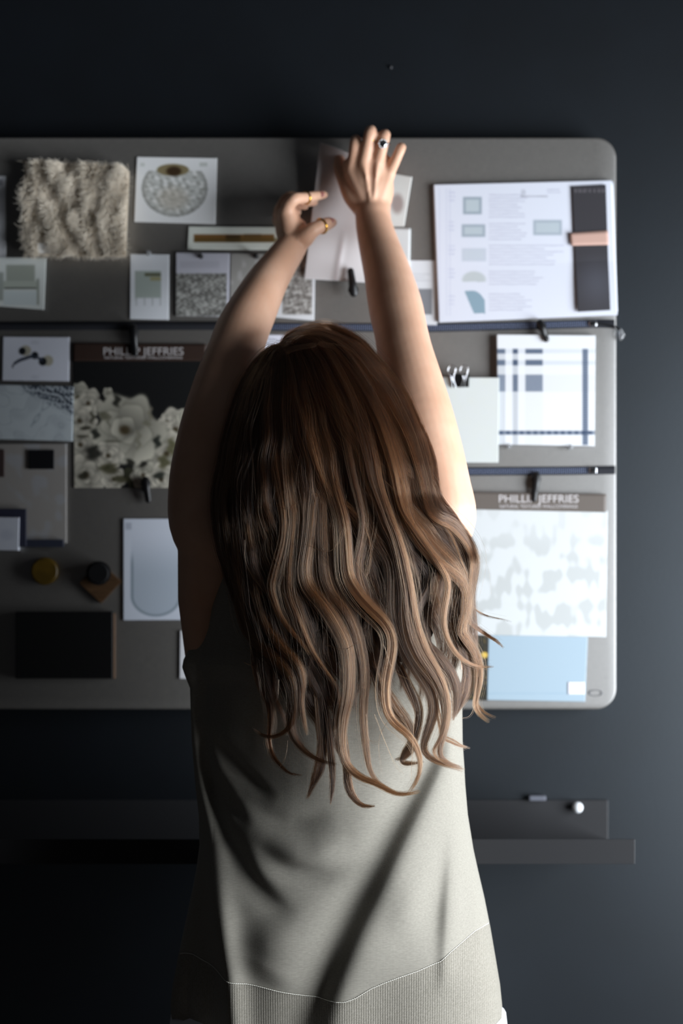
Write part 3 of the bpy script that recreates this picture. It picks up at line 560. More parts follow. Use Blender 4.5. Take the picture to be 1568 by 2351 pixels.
# shoulders, raised arms
arms = {
 'L': [(600,1215,1.905,.050),(520,1225,1.900,.062),(482,1190,1.896,.056),(469,1110,1.895,.0475),(478,1030,1.902,.0445),(497,950,1.915,.0435),(520,870,1.938,.0415),(541,805,1.965,.0385),(556,760,1.990,.0375),(583,705,2.018,.0345),(612,650,2.058,.0300),(640,608,2.095,.0262),(665,572,2.125,.0235),(676,552,2.135,.0225)],
 'R': [(880,1215,1.905,.050),(965,1215,1.900,.060),(1002,1180,1.896,.0545),(1004,1110,1.896,.0440),(990,1040,1.902,.0430),(970,960,1.915,.0425),(948,880,1.938,.0410),(930,810,1.965,.0385),(920,760,1.990,.0375),(908,705,2.020,.0385),(890,630,2.062,.0345),(872,570,2.098,.0305),(859,520,2.125,.0275),(856,492,2.135,.0265)]}
for k_, pts in arms.items():
    P4 = np.array([[*at(a,b_,c), r_] for a,b_,c,r_ in pts]); Q = catmull(P4, 50); add_tube(bm, Q[:, :3], Q[:, 3], 28)
# elbow points
add_ell(bm, at(535,775,1.965), (.020,.018,.024)); add_ell(bm, at(950,795,1.965), (.020,.018,.024))
add_tube(bm, [at(745,1180,1.905), at(620,1200,1.905)], [.052,.050], 20); add_tube(bm, [at(745,1180,1.905), at(880,1200,1.905)], [.052,.050], 20)
# shoulder blades / underarm muscle
add_tube(bm, [at(500,1230,1.897), at(466,1380,1.912), at(478,1500,1.925), at(520,1600,1.935)], [.055,.034,.032,.024], 20); add_tube(bm, [at(985,1230,1.895), at(1020,1380,1.900), at(1010,1500,1.905), at(990,1640,1.905)], [.052,.034,.034,.03], 20)
# legs and feet
for s, px0, fx in ((-1, 690, -.105), (1, 860, .085)):
    hp0 = at(px0, 2280, 1.905); add_tube(bm, [hp0, Vector((hp0.x*.3+fx*.7, 1.90, .48)), Vector((fx, 1.91, .30)), Vector((fx, 1.925, .10))], [.085,.058,.052,.038], 20)
    add_tube(bm, [Vector((fx, 1.93, .055)), Vector((fx+s*.01, 2.02, .030)), Vector((fx+s*.015, 2.10, .022))], [.036,.032,.020], 16)
# hands: joints measured as (px, py, distance)
def fing(j, r): add_tube(bm, catmull([at(*q) for q in j], 4*len(j)), np.interp(np.linspace(0,1,4*len(j)), np.linspace(0,1,len(r)), r), 14)
HR = dict(w=(855,490,2.134), mcp=[(806,392,2.132),(835,374,2.120),(866,378,2.122),(893,398,2.130)])
for q in HR['mcp']: fing([HR['w'], ((HR['w'][0]+q[0])/2, (HR['w'][1]+q[1])/2, 2.130), q], [.0165,.0125,.0105])
add_ell(bm, at(852,434,2.138), (.0345,.0200,.047)); add_tube(bm, catmull([at(802,378,2.134), at(835,360,2.126), at(868,362,2.126), at(895,380,2.132)], 14), .0105, 14); add_tube(bm, [at(818,398,2.137), at(884,402,2.136)], [.0125,.0125], 14); add_tube(bm, [at(840,478,2.136), at(870,478,2.136)], [.018,.018], 14); add_ell(bm, at(808,425,2.148), (.017,.012,.030))
fing([HR['mcp'][0],(812,358,2.122),(816,328,2.118),(817,322,2.136),(815,332,2.158),(812,345,2.180)], [.0100,.0088,.0090,.0082,.0076,.0066])
fing([HR['mcp'][1],(843,338,2.112),(850,305,2.106),(852,302,2.128),(851,316,2.156),(848,332,2.182)], [.0104,.0092,.0094,.0084,.0078,.0068])
fing([HR['mcp'][2],(875,346,2.112),(882,314,2.108),(884,311,2.128),(883,324,2.156),(880,340,2.182)], [.0102,.0090,.0092,.0082,.0076,.0066])
fing([HR['mcp'][3],(908,368,2.116),(920,341,2.112),(921,340,2.126),(919,348,2.146),(914,358,2.168)], [.0092,.0080,.0078,.0070,.0066,.0058])
fing([(838,480,2.138),(812,450,2.144),(794,415,2.150),(783,388,2.158),(779,366,2.168)], [.0175,.0165,.0130,.0112,.0088])
for q0, q1 in zip(HR['mcp'], HR['mcp'][1:]):      # flesh between the metacarpals and the webs
    mx_, my_, md_ = (q0[0]+q1[0])/2, (q0[1]+q1[1])/2-2, (q0[2]+q1[2])/2+.0015
    fing([(855,478,2.134), ((855+mx_)/2, (478+my_)/2, 2.1275), (mx_, my_, md_)], [.0160,.0120,.0092])
for q in HR['mcp'][1:3]: fing([(q[0]*.15+855*.85, q[1]*.15+490*.85, 2.115), (q[0]*.6+855*.4, q[1]*.6+490*.4, 2.1135), (q[0], q[1], 2.112)], [.0018,.0018,.0030])   # tendons
HL = dict(w=(677,552,2.134))
mcl = [(655,492,2.118),(645,486,2.138),(641,494,2.154),(640,506,2.168)]
for q in mcl: fing([HL['w'], ((HL['w'][0]+q[0])/2+2, (HL['w'][1]+q[1])/2, (2.134+q[2])/2), q], [.0170,.0135,.0105])
fing([mcl[0],(662,472,2.112),(676,457,2.110),(694,455,2.120),(714,452,2.132),(730,449,2.142),(744,447,2.148)], [.0105,.0098,.0096,.0086,.0082,.0076,.0062])
fing([mcl[1],(652,465,2.136),(668,452,2.138),(690,459,2.146),(708,463,2.154),(722,464,2.160)], [.0104,.0096,.0092,.0084,.0078,.0064])
fing([mcl[2],(645,476,2.156),(660,464,2.160),(682,468,2.166),(700,474,2.170)], [.0102,.0092,.0088,.0080,.0062])
fing([mcl[3],(644,494,2.170),(656,484,2.174),(672,484,2.178),(684,488,2.180)], [.0090,.0080,.0076,.0070,.0058])
fing([(680,552,2.128),(698,545,2.118),(712,533,2.112),(726,524,2.112),(740,518,2.118),(754,513,2.128),(763,511,2.134)], [.0190,.0160,.0125,.0108,.0106,.0100,.0076])
add_ell(bm, at(662,520,2.140), (.020,.026,.034)); add_ell(bm, at(684,540,2.130), (.017,.018,.026)); add_tube(bm, [at(668,530,2.128), at(659,490,2.120)], [.018,.0135], 14)
me = bpy.data.meshes.new('body_raw'); bm.to_mesh(me); bm.free()
tmp = bpy.data.objects.new('body_raw', me); COL.objects.link(tmp)
r_ = tmp.modifiers.new('r', 'REMESH'); r_.mode = 'VOXEL'; r_.voxel_size = .0026; r_.use_smooth_shade = True
s_ = tmp.modifiers.new('s', 'SMOOTH'); s_.factor = .5; s_.iterations = 5
me2 = bpy.data.meshes.new_from_object(tmp.evaluated_get(bpy.context.evaluated_depsgraph_get())); bpy.data.objects.remove(tmp); me2.materials.clear(); me2.shade_smooth()
body = part('body', me2, M['skin'], person, True)
for nm, c, r3, rot in (('fingernail', at(737,446,2.1385), (.0058,.0018,.0046), 0), ('fingernail', at(757,508,2.1215), (.0066,.0018,.0058), -10)):
    bm = bmesh.new(); add_ell(bm, c, r3, None, 14, 8); o = part(nm, bm, M['nail'], None, True); o.parent = body; o.matrix_parent_inverse = Matrix.Translation(WORLD_OF(person)); o.matrix_parent_inverse = Matrix()
for s in (-1, 1):
    bm = bmesh.new(); add_ell(bm, hp(s*.031,.0835,.012), (.012,.008,.009), None, 14, 10); o = part('eye', bm, mat('eye', (90,80,70), .2), None, True); o.parent = body
def ring(c, axis, R, r, m_, stone=None):
    o = part('finger_ring', torus_np(c, axis, R, r), m_, person, True)
    return o
ring(at(848,320,2.110), (at(850,305,2.106)-at(843,338,2.112)), .0095, .0013, M['gold'])
rs = ring(at(879,329,2.112), (at(882,314,2.108)-at(875,346,2.112)), .0098, .0016, M['silver'])
bm = bmesh.new(); c0 = at(879,330,2.1005); add_ell(bm, c0, (.0062,.003,.0062), None, 20, 12)
for i in range(10): a = 2*math.pi*i/10; add_ell(bm, c0+Vector((.0062*math.cos(a), -.0006, .0062*math.sin(a))), (.0016,.0016,.0016), None, 10, 6)
o = part('ring_stones', bm, M['silver'], None, True); o.parent = rs
ring(at(703,454,2.126), (at(714,452,2.132)-at(694,455,2.120)), .0090, .0012, M['gold']); ring(at(738,519,2.117), (at(754,513,2.128)-at(726,524,2.112)), .0112, .0013, M['gold'])
# trousers
bm = bmesh.new()
def loft_pts(bm, rows, n=64, ex=2.4, cap=False):
    ring_loft(bm, rows, n, ex)
hz = at(0,2300,1.9).z
ring_loft(bm, [((.0, 1.925, at(0,2120,1.9).z), .166, .095), ((-.003, 1.925, hz+.01), .190, .095), ((-.004, 1.922, hz-.022), .226, .100), ((-.004, 1.92, hz-.06), .230, .115), ((-.004, 1.915, hz-.10), .230, .125)], 64)
for s, fx in ((-1, -.12), (1, .112)): ring_loft(bm, [((fx, 1.912, hz-.06), .113, .125), ((fx, 1.912, hz-.25), .115, .118), ((fx, 1.918, .3), .112, .112), ((fx, 1.925, .045), .115, .115)], 48)
o = part('trousers', bm, M['trouser'], person, True)

# ------------------------------------------------------------------ sleeveless knit top
def polyf(pts): a = np.array(pts, float); return lambda y: np.interp(y, a[:, 0], a[:, 1])
# silhouette (py, px) measured at the body's mid plane
GL = polyf([(1120,600),(1150,540),(1180,508),(1220,482),(1280,460),(1340,450),(1400,446),(1450,441),(1490,433),(1515,421),(1532,418),(1550,424),(1580,436),(1640,438),(1700,440),(1800,448),(1870,456),(1940,458),(2000,450),(2060,438),(2120,425),(2200,408),(2270,395),(2310,391),(2360,396),(2400,410)])
GR = polyf([(1120,985),(1150,1012),(1180,1035),(1215,1058),(1240,1066),(1300,1072),(1400,1070),(1500,1062),(1600,1061),(1700,1062),(1760,1066),(1800,1068),(1870,1074),(1950,1087),(2000,1098),(2060,1112),(2130,1126),(2200,1138),(2260,1148),(2310,1153),(2360,1152),(2400,1142)])
SEAM = polyf([(350,2150),(400,2195),(460,2228),(525,2251),(560,2258),(640,2278),(700,2291),(745,2297),(790,2296),(815,2288),(850,2268),(880,2256),(920,2242),(960,2229),(1015,2206),(1040,2185),(1080,2158),(1110,2137),(1160,2110)])
def hemy(X): return 2392 - 60*np.clip((np.abs(X-770)-290)/90, 0, 1)**2
def smooth(a, n=5):
    for _ in range(n): a = (np.roll(a,1)+2*a+np.roll(a,-1))/4
    return a
def sdist(X, Y, poly):
    """distance to a polyline, signed (+ to its right seen from the camera), and 0..1 position along it"""
    P = catmull([(a,b_,0) for a,b_ in poly], 40)[:, :2]; best = np.full(X.shape, 1e9); sg = np.zeros(X.shape); tt = np.zeros(X.shape)
    L = np.concatenate([[0], np.cumsum(np.linalg.norm(np.diff(P, axis=0), axis=1))])
    for i in range(len(P)-1):
        a, b_ = P[i], P[i+1]; d = b_-a; l2 = d@d; t = np.clip(((X-a[0])*d[0]+(Y-a[1])*d[1])/l2, 0, 1)
        dx, dy = X-(a[0]+t*d[0]), Y-(a[1]+t*d[1]); q = np.hypot(dx, dy); m_ = q < best
        cr = (X-a[0])*d[1]-(Y-a[1])*d[0]
        best = np.where(m_, q, best); sg = np.where(m_, np.sign(cr), sg); tt = np.where(m_, (L[i]+t*(L[i+1]-L[i]))/L[-1], tt)
    return best*sg, tt
FOLDS = [  # polyline, amplitude mm, left width px, right width px, end taper
 ([(437,1600),(440,1700),(450,1800),(462,1880),(482,1980),(502,2090),(517,2190),(527,2260),(536,2400)], 15, 22, 34, (.1,0)),
 ([(442,1590),(455,1694),(468,1765),(484,1826),(502,1880),(530,1960),(560,2035)], -13, 16, 16, (.15,.5)),
 ([(470,1660),(494,1755),(523,1816),(553,1857),(600,1900)], 5, 18, 22, (.4,.5)),
 ([(470,1660),(486,1704),(523,1741),(564,1782),(604,1818),(640,1838)], -8, 20, 12, (.4,.35)),
 ([(480,1770),(502,1808),(533,1858),(570,1915)], -5, 16, 15, (.4,.4)),
 ([(515,1870),(545,1955),(572,2016),(602,2052),(642,2085),(690,2110)], -9, 32, 20, (.45,.45)),
 ([(540,1915),(600,1962),(660,1998),(731,2010),(790,1998),(860,1965)], -8, 30, 22, (.45,.5)),
 ([(600,1940),(680,1958),(740,1952),(810,1925)], 5, 30, 30, (.4,.4)),
 ([(560,1840),(620,1885),(690,1895),(770,1870)], -6, 34, 26, (.45,.45)),
 ([(450,1640),(520,1700),(610,1745),(700,1770)], 4, 34, 34, (.4,.5)),
 ([(600,2100),(622,2180),(590,2260)], 7, 50, 70, (.45,.3)),
 ([(1040,1600),(1010,1700),(970,1790),(935,1856),(890,1945),(840,2050),(797,2136),(760,2222),(735,2275),(708,2330),(690,2400)], -11, 56, 28, (.2,0)),
 ([(1060,1600),(1030,1730),(995,1810),(958,1880),(918,1960),(872,2060),(832,2140),(796,2220),(779,2280),(764,2400)], 9.5, 28, 84, (.2,0)),
 ([(1030,1900),(1012,2020),(1000,2100),(990,2220)], -4, 34, 22, (.45,.4)),
 ([(1046,1840),(1038,1955),(1030,2060),(1022,2205),(1016,2300)], 4, 16, 30, (.4,.2)),
 ([(1075,1980),(1078,2080),(1085,2200)], -3, 24, 24, (.4,.4)),
 ([(960,1990),(935,2080),(915,2170)], 3, 36, 36, (.45,.45)),
]
def disp(X, Y):
    D = np.zeros_like(X)
    for poly, amp, wl, wr, (e0, e1) in FOLDS:
        if not amp: continue
        s, t = sdist(X, Y, poly); w = np.where(s < 0, wl, wr)
        e = (S(0, e0, t) if e0 else 1)*(S(0, e1, 1-t) if e1 else 1)
        D += amp*.001*np.exp(-(s/w)**2)*e
    # side panel set back behind the left ridge
    s, t = sdist(X, Y, FOLDS[0][0]); D -= .030*S(0, 60, -s)*S(1750, 2100, Y)
    tq = np.maximum(0, 790-X); D -= .24*tq**2/(tq+90)*.00055*(1-.8*S(1780, 2080, Y))*S(1150,1300,Y)
    D += .0015*blobnoise(X, Y, 260, 91)*S(1300,1700,Y)
    return D
NT, NV1, NV2 = 560, 300, 40
th = np.linspace(0, 2*np.pi, NT, endpoint=False)          # 0 = right edge, pi/2 = back (camera side), pi = left edge
ca, sa = np.cos(th), np.sin(th); back = sa > 0
def g_point(Yb, depthpush=0.):
    """Yb: (rows, NT) photo rows at the mid plane"""
    L_, R_ = GL(Yb), GR(Yb); c = (L_+R_)/2; a = (R_-L_)/2; ex = 2.7
    ex = 2.15+.55*S(1800,2200,Yb); X = c + a*np.sign(ca)*np.abs(ca)**(2/ex)
    yt = np.clip((Yb-1120)/100, 0, 1); bb = .030+.078*np.sqrt(yt); bb = bb-.016*S(1450,1750,Yb)+.040*S(1800, 2230, Yb)-.010*S(2230,2400,Yb); bf = .05+.07*yt+.03*S(1900,2300,Yb)
    dep = np.where(back, bb, bf)*np.abs(sa)**(2/ex); d = 1.905 - np.where(sa > 0, dep, -dep)
    dd = disp(X, Yb)*np.clip(sa*2.2, 0, 1)
    # amplitude of the loose cloth on the front side too
    dd = np.where(sa < 0, .006*np.sin(X*.05)*S(1700,2200,Yb)*sa, dd)
    xw = (X-784)*1.88*K; zw = CH-(Yb-1175.5)*1.88*K
    # keep the measured outline: points nearer than the mid plane are pulled in proportionally
    sc = (d)/1.88; xw = xw*np.where(back, 1+(sc-1)*1.0, 1); zw = CH+(zw-CH)*np.where(back, sc, 1)
    return np.stack([xw, d-dd-depthpush, zw], -1)
Xc = (GL(2250.)+GR(2250.))/2 + (GR(2250.)-GL(2250.))/2*np.sign(ca)*np.abs(ca)**(2/2.7)
seam = np.where(back, SEAM(Xc), 2150+40*np.abs(sa)); hem = np.where(back, hemy(Xc), 2380)
top = 1120 + 18*np.abs(ca)*0
vv = np.linspace(0, 1, NV1)[:, None]**1.0
rows = g_point(top+(seam-top)*vv)
bandr = g_point(seam+(hem-seam)*np.linspace(0, 1, NV2)[:, None])
def gridmesh(P, closed=True, name='g'):
    r, n, _ = P.shape; idx = np.arange(r*n).reshape(r, n); nx = np.roll(idx, -1, 1)
    F = np.stack([idx[:-1], nx[:-1], nx[1:], idx[1:]], -1).reshape(-1, 4); return mesh_np(name, P.reshape(-1, 3), F)
m = mat('knit', (196,190,174), .92, spec=.15, Sheen_Weight=.15)
nn_ = nz(m, 420, 3, stretch=(.35,1,1.8)); vary(m, nn_, (140,135,125), (153,148,137), .3, .7)
nt = m.node_tree; tc = nt.nodes.new('ShaderNodeTexCoord'); wv1 = nt.nodes.new('ShaderNodeTexWave'); wv1.bands_direction = 'X'; wv1.inputs['Scale'].default_value = 175; wv1.inputs['Distortion'].default_value = .6
wv2 = nt.nodes.new('ShaderNodeTexWave'); wv2.bands_direction = 'Z'; wv2.inputs['Scale'].default_value = 230; wv2.inputs['Distortion'].default_value = .8
for w_ in (wv1, wv2): nt.links.new(tc.outputs['Object'], w_.inputs[0])
ad = nt.nodes.new('ShaderNodeMath'); ad.operation = 'ADD'; nt.links.new(wv1.outputs['Fac'], ad.inputs[0]); nt.links.new(wv2.outputs['Fac'], ad.inputs[1])
b = nt.nodes.new('ShaderNodeBump'); b.inputs['Strength'].default_value = .14; b.inputs['Distance'].default_value = .0004; nt.links.new(ad.outputs[0], b.inputs['Height']); nt.links.new(b.outputs[0], nt.nodes['Principled BSDF'].inputs['Normal'])
M['knit'] = m
m2 = mat('rib_knit', (178,172,158), .92, spec=.15, Sheen_Weight=.15); nt = m2.node_tree; vary(m2, nz(m2, 500, 3), (128,123,112), (151,145,134), .3, .7)
tc = nt.nodes.new('ShaderNodeTexCoord'); outs = []
for dr, sc in (('X', 105), ('Z', 150)):
    w_ = nt.nodes.new('ShaderNodeTexWave'); w_.bands_direction = dr; w_.inputs['Scale'].default_value = sc; w_.inputs['Distortion'].default_value = .5; nt.links.new(tc.outputs['Object'], w_.inputs[0]); outs.append(w_)
ad = nt.nodes.new('ShaderNodeMath'); ad.operation = 'MULTIPLY'; nt.links.new(outs[0].outputs['Fac'], ad.inputs[0]); nt.links.new(outs[1].outputs['Fac'], ad.inputs[1])
b = nt.nodes.new('ShaderNodeBump'); b.inputs['Strength'].default_value = .6; b.inputs['Distance'].default_value = .0007; nt.links.new(ad.outputs[0], b.inputs['Height']); nt.links.new(b.outputs[0], nt.nodes['Principled BSDF'].inputs['Normal'])
top_o = part('knit_top', gridmesh(rows), M['knit'], person, True)
sm = top_o.modifiers.new('thickness', 'SOLIDIFY'); sm.thickness = .0018; sm.offset = -1
hb = part('hem_band', gridmesh(bandr), m2, None, True); hb.parent = top_o
sm = hb.modifiers.new('thickness', 'SOLIDIFY'); sm.thickness = .002; sm.offset = -1
# row of pale stitches along the seam
bm = bmesh.new(); sr = rows[-1]; bi = [i for i in range(NT) if sa[i] > .12]; pts = sr[bi]; L = np.concatenate([[0], np.cumsum(np.linalg.norm(np.diff(pts, axis=0), axis=1))]); q = 0
while q < L[-1]-.002:
    p0 = np.array([np.interp(q, L, pts[:, k]) for k in range(3)]); p1 = np.array([np.interp(q+.0016, L, pts[:, k]) for k in range(3)]); p0[1] -= .0006; p1[1] -= .0006
    add_tube(bm, [p0, p1], .00055, 5); q += .0026
o = part('hem_stitching', bm, mat('pale_thread', (236,232,220), .7), None, True); o.parent = top_o; tag(o, kind='stuff')

# ================================================================== hair
hr = np.random.default_rng(21)
SLp = [(648,806),(622,806),(597,832),(566,885),(540,955),(519,1035),(503,1115),(500,1195),(510,1275),(538,1350),(572,1450),(592,1550),(612,1640),(628,1720)]
SRp = [(652,796),(690,765),(745,757),(812,782),(868,838),(920,905),(962,985),(990,1065),(1006,1140),(1052,1205),(1090,1290),(1088,1400),(1092,1520),(1078,1640)]
SLc = catmull([(a,b_,0) for a,b_ in SLp], 140)[:, :2]; SRc = catmull([(a,b_,0) for a,b_ in SRp], 140)[:, :2]
LY = polyf(sorted([(b_,a) for a,b_ in SLp[2:]])); RY = polyf(sorted([(b_,a) for a,b_ in SRp[2:]]))
def smoothf(pts): q = catmull([(a,b_,0) for a,b_ in pts], 300); return lambda y: np.interp(y, q[:,0], q[:,1])
DC = smoothf([(745,1.912),(757,1.892),(785,1.866),(820,1.845),(870,1.824),(930,1.805),(1000,1.790),(1080,1.779),(1170,1.771),(1260,1.768),(1400,1.768),(1550,1.774),(1700,1.780),(1860,1.786)])
BULGE = smoothf([(750,.02),(850,.07),(950,.085),(1100,.075),(1300,.065),(1500,.05),(1850,.04)])
def dsurf(X, Y):
    L_, R_ = LY(Y), RY(Y); c = (L_+R_)/2; h = np.maximum((R_-L_)/2, 40)+14; q = np.clip(np.abs((X-c)/h), 0, .985); return DC(Y)+BULGE(Y)*(1-np.sqrt(1-q**2.4))
def upath(u, n=60, s1=1.0):
    i = np.linspace(0, 139*s1, n); f_ = (i % 1)[:, None]; j = np.minimum(i.astype(int), 138)
    a = SLc[j]*(1-f_)+SLc[j+1]*f_; b_ = SRc[j]*(1-f_)+SRc[j+1]*f_; return a*(1-u)+b_*u
# ---- traced locks: centre line in photo px, half width px, strands, tint, depth lift m
LOCKS = [
 ([(628,1050),(637,1101),(645,1150),(651,1195),(648,1240),(634,1295),(622,1345),(630,1381),(642,1411),(662,1440),(683,1464),(702,1488),(712,1505)], 10, 330, 1.0, .020),
 ([(655,1120),(668,1180),(664,1250),(660,1300),(660,1350),(667,1381),(683,1417),(695,1448),(709,1481),(728,1513),(748,1540),(767,1566),(775,1582)], 11, 360, .95, .018),
 ([(560,1180),(572,1260),(583,1320),(587,1360),(595,1391),(609,1432),(630,1464),(654,1493),(679,1517),(691,1540),(695,1570),(691,1600),(695,1636),(701,1668),(706,1690)], 14, 420, .72, .014),
 ([(535,1200),(545,1290),(550,1350),(552,1395),(571,1452),(601,1485),(632,1509),(656,1534),(673,1560),(679,1600),(677,1630),(668,1665),(645,1686),(612,1693),(590,1680),(578,1668)], 12, 300, .62, .014),
 ([(548,1220),(560,1330),(570,1420),(600,1478),(640,1512),(668,1550),(676,1600),(668,1650),(672,1685),(694,1719),(723,1741),(749,1751),(776,1754)], 15, 420, .38, .010),
 ([(715,1050),(725,1110),(717,1170),(713,1220),(705,1274),(700,1315),(712,1352),(736,1378),(760,1411),(781,1448),(797,1483),(801,1523),(801,1564),(797,1605),(787,1650),(784,1705),(790,1743),(806,1768),(830,1786),(858,1796),(888,1812),(915,1824),(942,1822),(966,1816)], 12, 480, .78, .022),
 ([(738,1150),(742,1240),(748,1320),(766,1366),(795,1401),(815,1442),(826,1483),(834,1523),(836,1574),(833,1636),(837,1692),(843,1743),(850,1772),(863,1794),(880,1806),(900,1814)], 13, 430, .55, .018),
 ([(770,1120),(790,1200),(796,1284),(800,1324),(817,1355),(841,1386),(868,1413),(890,1439),(900,1469),(897,1508),(890,1539),(885,1569),(884,1606),(892,1643),(912,1667),(940,1690),(957,1718),(965,1750),(962,1780),(950,1804),(938,1822)], 13, 480, .88, .026),
 ([(800,1010),(815,1080),(833,1161),(838,1202),(831,1253),(822,1294),(828,1335),(848,1375),(878,1405),(896,1440),(899,1480),(893,1520)], 13, 380, .62, .020),
 ([(830,1180),(845,1240),(848,1285),(858,1324),(878,1355),(894,1386),(902,1420),(908,1460),(905,1510),(896,1560)], 14, 300, .42, .014),
 ([(850,1100),(872,1160),(888,1205),(907,1243),(919,1284),(927,1324),(933,1365),(934,1406),(938,1443),(948,1478),(967,1515),(991,1547),(1012,1580),(1024,1617),(1023,1660),(1014,1700),(1008,1728),(1018,1748),(1038,1757),(1062,1764)], 17, 620, .62, .026),
 ([(866,1110),(890,1180),(915,1250),(934,1330),(946,1400),(958,1450),(978,1500),(1002,1540),(1020,1585),(1026,1630),(1018,1680),(1000,1715),(992,1732),(1008,1745),(1034,1750)], 12, 300, .75, .030),
 ([(900,1300),(905,1400),(925,1470),(955,1530),(985,1580),(996,1625),(985,1670),(972,1712),(978,1734),(1002,1748),(1030,1758),(1068,1768)], 18, 480, .5, .016),
 ([(910,1080),(926,1140),(933,1182),(953,1222),(982,1263),(1016,1298),(1050,1324),(1070,1350),(1074,1386),(1068,1420),(1058,1448),(1076,1474),(1094,1502),(1102,1534),(1100,1573),(1093,1606),(1091,1628),(1104,1643),(1126,1658)], 13, 470, .62, .022),
 ([(915,1100),(940,1170),(968,1210),(1005,1250),(1040,1285),(1062,1320),(1068,1370),(1064,1420),(1072,1460),(1088,1500),(1096,1550),(1092,1600),(1100,1625),(1120,1640),(1140,1648)], 12, 300, .72, .018),
 ([(985,1150),(1000,1185),(1035,1201),(1070,1236),(1089,1276),(1088,1316),(1082,1358),(1074,1400),(1080,1428),(1100,1445),(1124,1462),(1146,1475),(1157,1489)], 11, 380, .66, .022),
 ([(1060,1290),(1078,1340),(1080,1385),(1100,1406),(1130,1417),(1156,1422),(1178,1428)], 3.2, 60, .6, .02),
 ([(965,1230),(1000,1280),(1028,1330),(1027,1370),(1020,1405),(1020,1439),(1029,1469),(1044,1495),(1066,1517),(1089,1528),(1111,1532),(1134,1530)], 8, 300, 1.0, .028),
 ([(1000,1600),(1010,1660),(1018,1690),(1040,1702),(1060,1712),(1080,1718)], 4, 70, .6, .012),
 ([(770,1560),(780,1650),(790,1720),(796,1764),(798,1794),(806,1821),(823,1843),(841,1851),(862,1850)], 9, 260, .42, .008),
 ([(720,1560),(732,1650),(737,1720),(731,1760),(723,1784),(713,1812),(704,1836)], 10, 220, .36, .006),
 ([(740,1580),(752,1670),(758,1730),(761,1760),(763,1794),(761,1825),(758,1848)], 7, 170, .34, .006),
 ([(575,1420),(590,1500),(606,1570),(620,1620),(621,1662),(619,1702),(629,1737),(649,1762),(668,1776),(694,1780)], 7, 130, .42, .006),
 ([(560,1000),(566,1060),(569,1115),(576,1150),(594,1172),(614,1200),(630,1240)], 11, 300, .55, .012),
 ([(600,980),(612,1050),(627,1101),(640,1150),(650,1200),(648,1260)], 12, 330, .5, .012),
 ([(690,960),(712,1040),(735,1101),(766,1142),(798,1168),(828,1200),(846,1245),(848,1290),(838,1330)], 15, 420, .66, .018),
 ([(670,1000),(700,1100),(715,1193),(711,1234),(706,1274),(700,1315)], 13, 330, .5, .014),
 ([(905,1150),(940,1195),(984,1233),(1025,1263),(1052,1294),(1060,1340),(1050,1390)], 17, 420, .34, .016),
 ([(930,1380),(950,1440),(979,1491),(1009,1521),(1033,1550),(1046,1590),(1044,1628),(1038,1655)], 14, 380, .34, .012),
 ([(1050,1440),(1066,1500),(1074,1541),(1070,1578),(1057,1617),(1044,1646)], 11, 280, .36, .010),
 ([(880,1000),(930,1070),(985,1120),(998,1160),(990,1200),(985,1240)], 12, 300, .5, .012),
 ([(760,900),(800,990),(860,1050),(910,1090),(920,1130),(918,1190),(925,1260)], 14, 420, .68, .018),
 ([(740,880),(790,960),(850,1040),(885,1075),(905,1100)], 12, 260, .8, .018),
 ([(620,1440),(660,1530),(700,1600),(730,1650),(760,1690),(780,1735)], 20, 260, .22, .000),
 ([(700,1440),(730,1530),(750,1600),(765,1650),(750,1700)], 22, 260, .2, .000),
 ([(840,1480),(870,1560),(905,1620),(935,1660),(948,1700),(935,1735),(905,1745)], 14, 220, .36, .004),
 ([(900,1500),(935,1570),(960,1620),(962,1660),(950,1700),(930,1730),(925,1750),(950,1752),(975,1748)], 10, 180, .4, .006),
]
def resamp(P, n):
    L_ = np.concatenate([[0], np.cumsum(np.linalg.norm(np.diff(P, axis=0), axis=1))]); t = np.linspace(0, L_[-1], n); return np.stack([np.interp(t, L_, P[:, k]) for k in range(P.shape[1])], 1), L_[-1]
def to_root(pts):
    """prefix a traced lock with the fan path that leads to its first point"""
    x0, y0 = pts[0]; u = np.clip((x0-LY(y0))/(RY(y0)-LY(y0)), .02, .98)
    for _ in range(3):
        p = upath(u, 140); p = p[:np.argmax(p[:, 1] > y0) or 140]; e = x0-p[-1, 0]; u = np.clip(u+e/(RY(y0)-LY(y0)), 0.01, .99)
    p = upath(u, 140); k = np.argmax(p[:, 1] > y0-60); p = p[:max(k, 6)]
    sel = p[np.linspace(0, len(p)-1, max(4, len(p)//10)).astype(int)]
    return np.vstack([sel, pts]), len(sel)
PT = 44
all_pts, all_rad, all_tint = [], [], []
